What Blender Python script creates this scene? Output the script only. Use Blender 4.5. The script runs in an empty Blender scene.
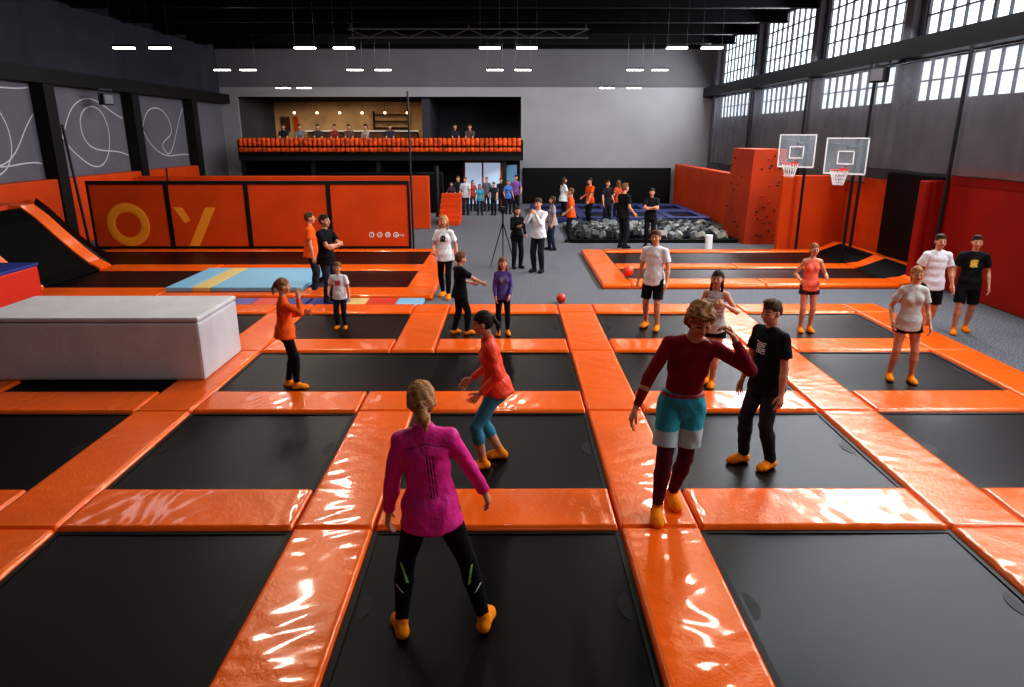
import bpy, bmesh, math, random
import numpy as np
from mathutils import Vector, Matrix
random.seed(7); np.random.seed(7)
SC=bpy.context.scene; COL=SC.collection
try:
    SC.view_settings.view_transform='Standard'; SC.view_settings.look='Medium High Contrast'
except Exception as e: print('LOOK',e)
R=math.radians
# ---------------------------------------------------------------- camera
F=699.6; TH=math.asin(.2856); EZ=3.32; YAW=R(-.25)
cd=bpy.data.cameras.new('camera'); cam=bpy.data.objects.new('camera',cd); COL.objects.link(cam)
cd.sensor_width=36; cd.lens=36*F/1024; cd.clip_end=200
cam.location=(0,0,EZ); cam.rotation_euler=(R(90)-TH,0,YAW); SC.camera=cam
CM=Matrix.Rotation(YAW,3,'Z')@Matrix.Rotation(R(90)-TH,3,'X')
def ray(px,py): return CM@Vector(((px-512)/F,-(py-343.5)/F,-1))
def at(px,py,z=0.):
    d=ray(px,py); t=(z-EZ)/d.z; return Vector((d.x*t,d.y*t,z))
def onY(px,py,Y):
    d=ray(px,py); t=Y/d.y; return Vector((d.x*t,Y,EZ+d.z*t))
# ---------------------------------------------------------------- materials
def lin(c):
    return tuple(((v/255)/12.92 if v/255<=.04045 else ((v/255+.055)/1.055)**2.4) for v in c)+(1,)
_m={}
def mat(name,c,rough=.6,metal=0,bump=None,var=None,coat=0,emit=0,spec=.5,alpha=1):
    if name in _m: return _m[name]
    m=bpy.data.materials.new(name); m.use_nodes=True; nt=m.node_tree; b=nt.nodes['Principled BSDF']
    b.inputs['Base Color'].default_value=lin(c); b.inputs['Roughness'].default_value=rough; b.inputs['Metallic'].default_value=metal
    b.inputs['Specular IOR Level'].default_value=spec
    if coat: b.inputs['Coat Weight'].default_value=coat; b.inputs['Coat Roughness'].default_value=.07; b.inputs['Coat Tint'].default_value=(1,.85,.7,1)
    if emit: b.inputs['Emission Color'].default_value=lin(c); b.inputs['Emission Strength'].default_value=emit
    tc=nt.nodes.new('ShaderNodeTexCoord')
    if var:
        n=nt.nodes.new('ShaderNodeTexNoise'); n.inputs['Scale'].default_value=var[0]; n.inputs['Detail'].default_value=6
        nt.links.new(tc.outputs['Object'],n.inputs['Vector'])
        r=nt.nodes.new('ShaderNodeValToRGB'); r.color_ramp.elements[0].position=.3; r.color_ramp.elements[1].position=.7
        r.color_ramp.elements[0].color=lin([v*(1-var[1]) for v in c]); r.color_ramp.elements[1].color=lin([min(255,v*(1+var[1])) for v in c])
        nt.links.new(n.outputs['Fac'],r.inputs['Fac']); nt.links.new(r.outputs['Color'],b.inputs['Base Color'])
    if bump:
        n=nt.nodes.new('ShaderNodeTexNoise'); n.inputs['Scale'].default_value=bump[0]; n.inputs['Detail'].default_value=4
        if len(bump)>2: n.inputs['Distortion'].default_value=bump[2]
        nt.links.new(tc.outputs['Object'],n.inputs['Vector'])
        k=nt.nodes.new('ShaderNodeBump'); k.inputs['Strength'].default_value=bump[1]; k.inputs['Distance'].default_value=.02
        nt.links.new(n.outputs['Fac'],k.inputs['Height']); nt.links.new(k.outputs['Normal'],b.inputs['Normal'])
    _m[name]=m; return m
ORANGE=mat('orange_vinyl',(236,102,20),.27,bump=(12,.22,2.0),var=(1.2,.04),spec=.4,coat=.35)
ORANGE.node_tree.nodes['Principled BSDF'].inputs['Specular Tint'].default_value=(1,.75,.5,1)
ORW=mat('orange_wall_padding',(206,72,20),.5,bump=(3,.15),var=(1,.06),spec=.25)
ORC=mat('climbing_wall_orange',(172,60,26),.7,bump=(12,.3),var=(1,.1),spec=.2)
ORL=mat('light_orange_print',(240,150,40),.5)
BLACKBED=mat('black_trampoline_mesh',(4,4,5),.36,bump=(220,.1),var=(1.3,.35),spec=.15)
BLK=mat('black_metal',(8,8,10),.5); RUB=mat('black_rubber',(4,4,5),.5,spec=.2); TILT=mat('black_tilted_mat',(4,4,5),.6,spec=.06)
CARPET=mat('grey_carpet',(94,95,101),.95,bump=(160,.6),var=(34,.45),spec=.1)
WGREY=mat('grey_painted_wall',(140,138,141),.85,var=(.6,.04)); WDARK=mat('dark_grey_wall',(54,53,59),.85,var=(.6,.08))
WSIDE=mat('window_wall_grey',(86,85,90),.85,var=(.6,.05))
WLEFT=mat('mauve_grey_wall',(104,101,111),.8,var=(.6,.06))
CEIL=mat('black_ceiling',(3,3,4),.95,spec=.1); STEEL=mat('dark_steel_beam',(18,18,21),.6,spec=.3); ROOF=mat('black_roof_steel',(4,4,5),.7,spec=.1); STEELG=mat('grey_steel',(110,110,112),.5); TRUSS=mat('truss_steel',(70,67,64),.6)
MULL=mat('window_bar_grey',(96,98,102),.5)
WHITE=mat('white_vinyl',(194,189,191),.5,bump=(4,.3,1),var=(2,.04)); SEAM=mat('seam_grey',(120,116,120),.6)
BLUE=mat('blue_vinyl',(30,48,126),.45,bump=(4,.2)); DBLUE=mat('dark_blue_vinyl',(28,38,92),.5,bump=(4,.2)); LBLUE=mat('light_blue_vinyl',(118,170,200),.5,bump=(4,.2)); YEL=mat('yellow_vinyl',(205,178,110),.5,bump=(4,.2))
REDV=mat('red_vinyl',(202,46,24),.4,bump=(4,.2)); PUR=mat('purple_vinyl',(90,80,150),.4); DRED=mat('deep_red_padding',(150,28,18),.5,bump=(3,.15),var=(1,.06),spec=.2)
SKY=mat('bright_window_pane',(226,236,246),.3,emit=2.1); LAMP=mat('lamp_white',(255,250,240),.3,emit=14); WARM=mat('warm_lamp',(255,205,140),.3,emit=8)
CAFE=mat('cafe_wall_cream',(200,164,120),.8,var=(1,.1)); WOOD=mat('cafe_wood',(84,50,30),.6,var=(4,.2)); PLAINW=mat('plain_white',(235,235,235),.5)
def netmat(name,c,op):
    m=bpy.data.materials.new(name); m.use_nodes=True; nt=m.node_tree; b=nt.nodes['Principled BSDF']
    b.inputs['Base Color'].default_value=lin(c); b.inputs['Roughness'].default_value=.9
    tl=nt.nodes.new('ShaderNodeBsdfTranslucent'); tl.inputs[0].default_value=lin(c); m2=nt.nodes.new('ShaderNodeMixShader'); m2.inputs[0].default_value=.45
    nt.links.new(b.outputs[0],m2.inputs[1]); nt.links.new(tl.outputs[0],m2.inputs[2])
    t=nt.nodes.new('ShaderNodeBsdfTransparent'); mx=nt.nodes.new('ShaderNodeMixShader')
    tc=nt.nodes.new('ShaderNodeTexCoord'); v=nt.nodes.new('ShaderNodeTexNoise'); v.inputs['Scale'].default_value=.9
    mr=nt.nodes.new('ShaderNodeMapRange'); mr.inputs['From Min'].default_value=.3; mr.inputs['From Max'].default_value=.7; mr.inputs['To Min'].default_value=op-.1; mr.inputs['To Max'].default_value=op+.1
    nt.links.new(tc.outputs['Object'],v.inputs['Vector']); nt.links.new(v.outputs['Fac'],mr.inputs['Value'])
    nt.links.new(mr.outputs['Result'],mx.inputs['Fac']); nt.links.new(t.outputs[0],mx.inputs[1]); nt.links.new(m2.outputs[0],mx.inputs[2])
    nt.links.new(mx.outputs[0],nt.nodes['Material Output'].inputs['Surface']); return m
NET=netmat('safety_net_mesh',(150,152,162),.56)
DNET=netmat('dark_net_mesh',(84,84,96),.5)
GLASS=netmat('backboard_clear',(200,215,225),.16)
# ---------------------------------------------------------------- helpers
def link(name,me,m,parent=None,local=False,smooth=False):
    o=bpy.data.objects.new(name,me); COL.objects.link(o)
    if m is not None:
        for q in (m if isinstance(m,(list,tuple)) else [m]): me.materials.append(q)
    if parent is not None:
        o.parent=parent
        if not local:
            g=parent
            off=Vector((0,0,0))
            while g is not None: off+=g.location; g=g.parent
            me.transform(Matrix.Translation(-off))
    if smooth:
        me.polygons.foreach_set('use_smooth',[True]*len(me.polygons))
    return o
def thing(name,label,cat,loc=(0,0,0),rz=0,group=None):
    o=bpy.data.objects.new(name,None); COL.objects.link(o); o.empty_display_size=.1
    o.location=loc; o.rotation_euler=(0,0,rz); tag(o,label,cat,group); return o
def tag(o,label,cat,group=None):
    o['label']=label; o['category']=cat
    if group: o['group']=group
    return o
def struct(o): o['kind']='structure'; return o
class B:
    def __init__(s): s.bm=bmesh.new()
    def box(s,x0,x1,y0,y1,z0,z1,bev=0):
        r=bmesh.ops.create_cube(s.bm,size=1); vs=r['verts']
        for v in vs: v.co=Vector(((x0+x1)/2+v.co.x*(x1-x0),(y0+y1)/2+v.co.y*(y1-y0),(z0+z1)/2+v.co.z*(z1-z0)))
        if bev:
            es=list({e for v in vs for e in v.link_edges})
            bmesh.ops.bevel(s.bm,geom=es,offset=bev,segments=2,affect='EDGES',profile=.6)
        return s
    def bar(s,a,b,r,n=8,r2=None):
        a=Vector(a); b=Vector(b); d=b-a; L=d.length
        q=bmesh.ops.create_cone(s.bm,cap_ends=True,segments=n,radius1=r,radius2=r if r2 is None else r2,depth=L)
        M=Matrix.Translation((a+b)/2)@d.to_track_quat('Z','Y').to_matrix().to_4x4()
        bmesh.ops.transform(s.bm,matrix=M,verts=q['verts']); return s
    def sph(s,c,r,sc=(1,1,1),u=12,v=8):
        q=bmesh.ops.create_uvsphere(s.bm,u_segments=u,v_segments=v,radius=r)
        for w in q['verts']: w.co=Vector((c[0]+w.co.x*sc[0],c[1]+w.co.y*sc[1],c[2]+w.co.z*sc[2]))
        return s
    def quad(s,*p):
        s.bm.faces.new([s.bm.verts.new(q) for q in p]); return s
    def hexa(s,a,b):
        A=[s.bm.verts.new(p) for p in a]; C=[s.bm.verts.new(p) for p in b]; s.bm.faces.new(A[::-1]); s.bm.faces.new(C)
        for i in range(len(A)): s.bm.faces.new((A[i],A[(i+1)%len(A)],C[(i+1)%len(A)],C[i]))
        return s
    def prism(s,pts,off):
        off=Vector(off); return s.hexa(pts,[Vector(p)+off for p in pts])
    def ring(s,c,R0,r,ax='z',n=20,m=6,a0=0,a1=2*math.pi,flat=1):
        full=abs(a1-a0-2*math.pi)<1e-6; rows=[]
        for i in range(n if full else n+1):
            a=a0+(a1-a0)*i/n; row=[]
            for j in range(m):
                b=2*math.pi*j/m; rr=R0+r*math.cos(b); h=r*math.sin(b)*flat; u,v=rr*math.cos(a),rr*math.sin(a)
                p={'z':(u,v,h),'y':(u,h,v),'x':(h,u,v)}[ax]; row.append(s.bm.verts.new(Vector(c)+Vector(p)))
            rows.append(row)
        for i in range(len(rows) if full else len(rows)-1):
            A=rows[i]; C=rows[(i+1)%len(rows)]
            for j in range(m): s.bm.faces.new((A[j],A[(j+1)%m],C[(j+1)%m],C[j]))
        return s
    def to(s,name,m,parent=None,local=False,smooth=False):
        bmesh.ops.recalc_face_normals(s.bm,faces=s.bm.faces)
        me=bpy.data.meshes.new(name); s.bm.to_mesh(me); s.bm.free()
        return link(name,me,m,parent,local,smooth)
def textmesh(s,size,name,m,parent,M):
    c=bpy.data.curves.new(name,'FONT'); c.body=s; c.size=size; c.extrude=.004; c.align_x='CENTER'
    o=bpy.data.objects.new(name,c); COL.objects.link(o)
    dg=bpy.context.evaluated_depsgraph_get(); me=bpy.data.meshes.new_from_object(o.evaluated_get(dg)); bpy.data.objects.remove(o)
    me.transform(M); me.materials.clear(); return link(name,me,m,parent)
# ---------------------------------------------------------------- room shell
YB=36.; XL=-14.; XR=9.9; ZC=7.6; YF=-4.
struct(B().box(XL-.3,XR+.3,YF,44,-.2,0).to('floor',CARPET))
struct(B().box(XL-.3,XR+.3,YF,44,ZC,ZC+.2).to('ceiling',CEIL))
struct(B().box(XL-.3,XL,YF,44,0,4.8).to('wall_left',WLEFT))
struct(B().box(XL-.3,XL-.02,YF,44,4.8,ZC).to('wall_left_upper',WDARK))
struct(B().box(XL,XL+.45,YF,YB,4.78,5.2).to('trim_1',STEEL))
b=B(); b.box(.6,XR,YB,YB+.2,0,ZC); b.box(XL,.6,YB,YB+.2,5.1,ZC); b.box(XL,-13.2,YB,YB+.2,0,5.1); b.box(-13.2,.6,YB,YB+.2,0,2.4)
struct(b.to('wall_back',WGREY))
struct(B().box(XL,XR,YB-.06,YB-.003,5.55,ZC).to('trim_2',mat('upper_back_band',(90,88,92),.85,var=(.6,.05))))
struct(B().box(XL,XR,YB-.1,YB-.061,7.25,ZC).to('trim_6',ROOF))
struct(B().box(-13.2,.6,41.5,41.7,2.4,5.3).to('wall_cafe_back',CAFE))
b=B(); b.box(-13.4,-13.2,YB+.2,41.5,2.2,5.3); b.box(.6,.8,YB+.2,41.5,2.2,5.3); struct(b.to('wall_cafe_sides',WDARK))
struct(B().box(-13.4,.8,YB+.2,41.7,5.1,5.3).to('ceiling_cafe',CEIL))
struct(B().box(-13.4,.8,YB+.2,41.7,2.2,2.4).to('floor_cafe',WOOD))
pil=[34.9,29.4,23.9,18.4,12.9,7.4,1.9]; ZW0=4.1
b=B(); b.box(XR,XR+.3,YF,44,0,ZW0); b.box(XR,XR+.3,YF,44,5.02,5.55); b.box(XR,XR+.3,YF,44,7.5,ZC)
for y in pil: b.box(XR,XR+.3,y-.3,y+.3,ZW0,7.5)
b.box(XR,XR+.3,YF,1.9,ZW0,7.5); b.box(XR,XR+.3,35,44,ZW0,7.5)
struct(b.to('wall_right',WSIDE))
struct(B().box(XR-.45,XR,YF,YB,5.08,5.5).to('trim_3',STEEL))
for y in pil: struct(B().box(XR-.22,XR-.001,y-.17,y+.17,2.7,ZC).to('trim_4',WSIDE))
n=0
for i in range(len(pil)-1):
    y1=pil[i]-.3; y0=pil[i+1]+.3
    for (z0,z1,rows) in ((5.55,7.5,4),(ZW0,5.02,2)):
        n+=1; w=thing('window_%d'%n,'','window',(XR+.1,(y0+y1)/2,z0))
        del w['label']; del w['category']; w['kind']='structure'
        f=B(); cols=10
        for k in range(cols+1):
            y=y0+(y1-y0)*k/cols; t=.04 if k%5==0 else .014; f.box(XR+.05,XR+.12,y-t,y+t,z0,z1)
        for k in range(rows+1):
            z=z0+(z1-z0)*k/rows; f.box(XR+.05,XR+.12,y0,y1,z-.016,z+.016)
        f.to('window_frame',MULL,w); B().box(XR+.13,XR+.15,y0,y1,z0,z1).to('pane',SKY,w)
tag(B().box(.7,8.1,YB-.12,YB-.01,0,1.75,.03).to('black_curtain',RUB),'black padding covering the bottom of the white back wall','padding')
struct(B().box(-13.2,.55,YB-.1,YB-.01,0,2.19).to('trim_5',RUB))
for i,y in enumerate((17.2,22.,27.,32.)):
    tag(B().box(XL+.01,XL+.42,y-.25,y+.25,0,4.77).to('wall_pillar',STEEL),'dark steel pillar on left wall, %s from the camera'%['first','second','third','fourth'][i],'pillar','left wall pillars')
for i,y in enumerate((17.2,22.,27.)):
    tag(B().box(XL+.05,XL+.2,y-.12,y+.12,5.21,ZC-.01).to('wall_post',STEEL),'thin dark post above the left beam, %s from the camera'%['first','second','third'][i],'post','upper left posts')
def scribble(name,pts,lab):
    c=bpy.data.curves.new(name,'CURVE'); c.dimensions='3D'; c.bevel_depth=.02; c.resolution_u=24
    s=c.splines.new('BEZIER'); s.bezier_points.add(len(pts)-1)
    for p,q in zip(s.bezier_points,pts): p.co=(XL+.012,q[0],q[1]); p.handle_left_type=p.handle_right_type='AUTO'
    o=bpy.data.objects.new(name,c); COL.objects.link(o); dg=bpy.context.evaluated_depsgraph_get(); me=bpy.data.meshes.new_from_object(o.evaluated_get(dg)); bpy.data.objects.remove(o)
    for v in me.vertices: v.co.x=XL+.004+(v.co.x-XL-.012)*.1+.003; v.co.z=min(v.co.z,4.74)
    me.materials.clear(); tag(link(name,me,mat('white_wall_line',(205,203,210),.6)),lab,'wall graphic')
scribble('painted_line',[(10,4.2),(12.4,3.0),(14.0,2.3),(15.4,3.1),(14.6,4.3),(13.5,3.9),(14.9,2.5),(16.85,2.2)],'white looping swirl painted on left wall, nearest the camera')
scribble('painted_line',[(12,2.4),(13.6,4.1),(15.4,4.65),(16.9,3.4)],'white arch crossing the nearest looping swirl on left wall')
scribble('painted_line',[(12.6,4.6),(14.6,3.0),(16.9,4.4)],'white loose bowl arc on left wall nearest the camera')
scribble('painted_line',[(17.6,4.65),(18.5,2.9),(19.9,2.3),(20.5,3.5),(19.4,4.3),(19.0,3.0),(21.7,2.5)],'white looping swirl on left wall between first and second pillars')
scribble('painted_line',[(17.6,2.5),(18.9,4.2),(21.7,4.65)],'white upper sweep on left wall between first and second pillars')
scribble('painted_line',[(17.6,3.6),(19.8,2.5),(21.7,3.9)],'white low bowl line on left wall between first and second pillars')
scribble('painted_line',[(22.4,4.5),(23.4,2.8),(25.2,2.5),(25.3,4.1),(24.0,3.6),(26.7,2.6)],'white looping swirl on left wall between second and third pillars')
scribble('painted_line',[(22.4,2.5),(24.2,4.4),(26.7,3.9)],'white arc on left wall between second and third pillars')
scribble('painted_line',[(27.4,2.4),(28.9,4.3),(30.4,3.6),(29.5,2.8),(31.7,4.4)],'white curl painted on far end of left wall')
scribble('painted_line',[(27.4,4.4),(28.8,2.8),(31.7,2.5)],'white low arc painted on far end of left wall')
for i,(y,z) in enumerate(((24,7.35),(27,7.35),(30,7.35),(33,7.35))):
    b=B(); b.box(XL+.02,XR-.02,y-.12,y+.12,z+.18,z+.24); b.box(XL+.02,XR-.02,y-.03,y+.03,z-.18,z+.2); b.box(XL+.02,XR-.02,y-.12,y+.12,z-.22,z-.16)
    tag(b.to('roof_beam',ROOF),'dark steel beam under the black roof, %s from the camera'%['nearest','second','third','farthest'][i],'roof beam','roof beams')
b=B(); 
for k in range(2): b.box(-6,3,28.4,28.5,[6.8,7.1][k],[6.84,7.14][k])
for k in range(12): b.bar((-6+k*.75,28.45,6.82 if k%2 else 7.12),(-5.25+k*.75,28.45,7.12 if k%2 else 6.82),.02)
for xx in (-5.9,-1.5,2.9): b.box(xx-.02,xx+.02,28.42,28.48,7.12,ZC-.01)
tag(b.to('roof_truss',TRUSS),'dim grey lattice roof truss in the middle of the ceiling','truss')
# ---------------------------------------------------------------- hanging lights
def hang(x,y,z,lab):
    t=thing('hanging_light',lab,'light',(x,y,z),0,'linear ceiling lights')
    B().box(x-.34,x+.34,y-.08,y+.08,z+.02,z+.09,.01).to('housing',STEEL,t)
    B().box(x-.32,x+.32,y-.07,y+.07,z-.02,z+.018).to('tube',LAMP,t)
    for s in (-.3,.3): B().bar((x+s,y,z+.08),(x+s,y,ZC),.003,5).to('suspension_wire',BLK,t)
for (row,Y,py,pxs) in (('nearer',23.5,48,(124,160,305,344,490,527,677,712)),('farther',30.2,70,(222,248,355,383,495,523,635,660)),('farthest',33.6,88,(283,304,607,634))):
    for i,px in enumerate(pxs):
        p=onY(px,py,Y); x=max(min(p.x,XR-.9),XL+.9); hang(x,Y,p.z,'small white linear lamp in the %s hanging row, number %d from the left'%(row,i+1))
def flood(x,y,z,rz,lab):
    t=thing('floodlight',lab,'floodlight',(x,y,z),rz)
    B().box(-.2,.2,-.12,.12,-.18,.18,.03).to('lamp_head',BLK,t,True); b=B(); b.bar((-.24,0,0),(-.24,0,.3),.02); b.bar((.24,0,0),(.24,0,.3),.02); b.box(-.26,.26,-.03,.03,.28,.33); b.to('bracket',BLK,t,True)
    B().box(-.16,.16,-.135,-.121,-.14,.14).to('lens',STEELG,t,True)
flood(XL+.7,18.6,4.45,R(70),'black floodlight on the beam of the left wall'); flood(XL+.7,24.5,4.45,R(70),'black floodlight farther along left wall beam')
flood(XR-.7,18.5,4.75,R(-60),'black floodlight under the beam of the window wall')
# ---------------------------------------------------------------- pads
ZP=.12; BED=.075
def padmesh(W,L,seed,T=ZP):
    rs=np.random.RandomState(seed); nx=max(6,int(W/.025)); ny=max(6,int(L/.025)); 
    xs=np.linspace(0,W,nx+1); ys=np.linspace(0,L,ny+1)
    xs=W*(.5-.5*np.cos(np.pi*np.linspace(0,1,nx+1)))*.35+xs*.65; ys=L*(.5-.5*np.cos(np.pi*np.linspace(0,1,ny+1)))*.12+ys*.88
    ph=rs.rand(12)*6.28; X,Y=np.meshgrid(xs,ys)
    e0=np.minimum(np.minimum(X,W-X),np.minimum(Y,L-Y)); e=np.clip(e0/.03,0,1); z=T*(.45+.55*np.sqrt(np.maximum(0,1-(1-e)**2))); e2=np.clip(e0/.2,0,1)
    long=Y if L>W else X; sh=X if L>W else Y
    wr=.0030*np.sin(long*38+ph[0]+1.2*np.sin(sh*7+ph[1])+2.2*np.sin(long*2.7+ph[2]))*(.08+.92*np.sin(long*2.3+ph[3])**4)*(1.25-e2)
    wr+=.0010*np.sin(long*14+sh*9+ph[4]+1.5*np.sin(sh*5+long*3+ph[5]))+.0014*np.sin(long*26-sh*15+ph[6])*np.sin(long*3+ph[7])**2
    z=np.minimum(z+wr*np.where(e>=1,1,.3),T+.006)
    vs=np.stack([X.ravel(),Y.ravel(),z.ravel()],1).tolist(); w=len(xs); h=len(ys); fs=[]
    for j in range(h-1):
        for i in range(w-1): a=j*w+i; fs.append((a,a+1,a+w+1,a+w))
    ring=[i for i in range(w)]+[j*w+w-1 for j in range(1,h)]+[(h-1)*w+i for i in range(w-2,-1,-1)]+[j*w for j in range(h-2,0,-1)]
    n0=len(vs); vs+=[(vs[r][0],vs[r][1],0.) for r in ring]; m=len(ring)
    for k in range(m): fs.append((ring[k],n0+k,n0+(k+1)%m,ring[(k+1)%m]))
    fs.append(tuple(n0+k for k in range(m))[::-1])
    me=bpy.data.meshes.new('pad'); me.from_pydata(vs,[],fs); me.materials.append(ORANGE)
    me.polygons.foreach_set('use_smooth',[True]*len(me.polygons)); return me
def place_pad(x0,x1,y0,y1,seed,lab,grp,cache={}):
    g=.003; key=(round(x1-x0,2),round(y1-y0,2),seed)
    if key not in cache: cache[key]=padmesh(x1-x0-2*g,y1-y0-2*g,seed)
    o=bpy.data.objects.new('orange_pad',cache[key]); COL.objects.link(o); o.location=(x0+g,y0+g,0); return tag(o,lab,'safety pad',grp)
def bed(x0,x1,y0,y1,lab,grp,patch=True):
    t=thing('trampoline',lab,'trampoline',((x0+x1)/2,(y0+y1)/2,0),0,grp)
    nx,ny=24,24; vs=[];fs=[]
    for j in range(ny+1):
        for i in range(nx+1):
            u=i/nx;v=j/ny; vs.append((x0+(x1-x0)*u,y0+(y1-y0)*v,BED-.03*(16*u*(1-u)*v*(1-v))**.7))
    for j in range(ny):
        for i in range(nx): a=j*(nx+1)+i; fs.append((a,a+1,a+nx+2,a+nx+1))
    me=bpy.data.meshes.new('mat'); me.from_pydata(vs,[],fs); link('jumping_mat',me,BLACKBED,t,smooth=True)
    b=B(); w=.045
    for (a,c,d,e) in ((x0,x1,y0,y0+w),(x0,x1,y1-w,y1),(x0,x0+w,y0+w,y1-w),(x1-w,x1,y0+w,y1-w)): b.box(a,c,d,e,0,BED+.006)
    b.to('frame',RUB,t)
    if patch:
        ym=(y0+y1)/2
        for s,xx in ((1,x0+w),(-1,x1-w)):
            pts=[(xx+s*.12*math.cos(a),ym+.17*math.sin(a),BED-.012) for a in np.linspace(-math.pi/2,math.pi/2,14)]
            B().prism(pts,(0,0,.005)).to('edge_reflection',RUB,t)  # dark half-disc stands in for a reflection at the mat edge
    return t
XS=[-7.0,-4.2,-1.5,1.29,4.12,6.93]; PW=.345
YS=[(2.65,3.3),(5.27,5.97),(7.91,8.6),(10.38,11.05),(12.82,13.5)]
rown=['nearest','second','third','farthest']; coln=['far left','left','middle','right','far right']; stn=['leftmost','second','third','fourth','fifth','rightmost']
for i,x in enumerate(XS):
    for j in range(5):
        y0=YS[j][0]; y1=YS[j+1][0] if j<4 else YS[4][1]
        if i==2 and j==2:
            place_pad(x-PW,x+PW,y0,YS[2][1],1,'short orange pad at front edge of the extra wide black bed','lengthwise orange pads of the main court'); continue
        place_pad(x-PW,x+PW,y0,y1,(i*3+j)%4,'%s orange vinyl lengthwise pad beside %s'%(stn[i],('the %s row of black beds'%rown[j]) if j<4 else 'the far edge of the main court'),'lengthwise orange pads of the main court')
for i in range(5):
    for j in range(5):
        nm=('in front of the nearest row' if j==0 else ('behind the farthest row' if j==4 else 'between the %s and %s rows'%(rown[j-1],rown[j])))
        place_pad(XS[i]+PW,XS[i+1]-PW,YS[j][0],YS[j][1],(i+2*j)%4,'orange vinyl crosswise pad %s, %s column'%(nm,coln[i]),'crosswise orange pads of the main court')
    for j in range(4):
        if j==2 and i==1: bed(XS[1]+PW,XS[3]-PW,YS[2][1],YS[3][0],'extra wide black trampoline bed in the third row, left and middle columns','main court trampolines',False); continue
        if j==2 and i==2: continue
        bed(XS[i]+PW,XS[i+1]-PW,YS[j][1],YS[j+1][0],'black trampoline bed in the %s row, %s column of main court'%(rown[j],coln[i]),'main court trampolines')
# ---------------------------------------------------------------- left lanes with tilted wall trampolines
LX0,LX1=-10.2,-2.25; RT=1.68
lanes=[(15.1,17.2),(17.95,20.2)]; strips=[(14.3,15.1),(17.2,17.95),(20.2,20.55)]
prof=[(0,.10),(.25,.24),(.6,.55),(1.0,.96),(1.35,1.34),(1.68,RT-.06)]
for k,(a,c) in enumerate(strips):
    xl=LX0 if k<2 else -11.7
    for q in range(3):
        s0=xl+(LX1+.65-xl)*q/3; s1=xl+(LX1+.65-xl)*(q+1)/3
        place_pad(s0,s1,a,c,q,'orange pad on the left lanes, %s strip, %s section'%(['nearest','middle','farthest'][k],['left','central','right'][q]),'left lane pads')
    if k==2: continue
    ca=a if k==0 else a+.1; cc=c if k==0 else c-.15
    pts=[(LX0,ca,0)]+[(LX0-u,ca,z+.05) for u,z in prof]+[(-12.15,ca,RT),(-12.15,ca,0)]
    tag(B().prism(pts,(0,cc-ca,0)).to('orange_ramp_pad',ORANGE),'orange padded ramp edge rising up the left wall, %s of two'%['nearer','farther'][k],'ramp pad','left ramp pads')
for k,(a,c) in enumerate(lanes):
    bed(LX0 if k==0 else -11.7,LX1,a,c,'long black trampoline lane at left, %s one'%['nearer','farther'][k],'left lane trampolines',False)
    place_pad(LX1,LX1+.65,a,c,k,'orange pad at right end of the %s left lane'%['nearer','farther'][k],'left lane pads')
    t=thing('tilted_trampoline','black tilted trampoline rising to the left wall, %s lane'%['nearer','farther'][k],'trampoline',(-11,(a+c)/2,0),0,'left tilted trampolines')
    dx=0 if k==0 else -1.5; bm_=B(); a0_=a if k==0 else a-.14; c0_=c+.09 if k==0 else c
    top=[(LX0-u,z) for u,z in prof]; bot=[(x_-.05,max(z_-.07,.02)) for x_,z_ in top[::-1]]
    bm_.hexa([(x_,a0_,z_) for x_,z_ in top+bot],[(x_+dx,c0_,z_) for x_,z_ in top+bot]).to('jumping_mat',TILT,t)
    b=B(); b.bar((LX0-.1,a+.1,0),(-11.7,a+.1,1.2),.05); b.bar((LX0-.1+dx,c-.1,0),(-11.7+dx,c-.1,1.2),.05); b.bar((-11.85,a+.15,1.4),(-11.85+dx,c-.1,1.4),.05); b.to('frame',BLK,t)
tag(B().box(-13.55,-12.16,13.6,18.0,0,RT,.04).to('padded_ledge',ORW),'orange padded ledge above the tilted trampolines at left wall','ledge')
tag(B().box(-13.98,-13.6,22.3,26.7,0,2.05,.04).to('wall_padding',ORW),'orange padding along left wall between second and third pillars','wall padding')
tag(B().box(-13.98,-13.6,17.5,21.7,0,2.05,.04).to('wall_padding',ORW),'orange padding along left wall between first and second pillars','wall padding')
tag(B().box(-13.98,-13.6,27.3,31.7,0,2.05,.04).to('wall_padding',ORW),'orange padding along left wall between third and fourth pillars','wall padding')
edges=[(-12.15,-9.98),(-9.86,-7.68),(-7.56,-5.3),(-5.18,-2.95)]
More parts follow.
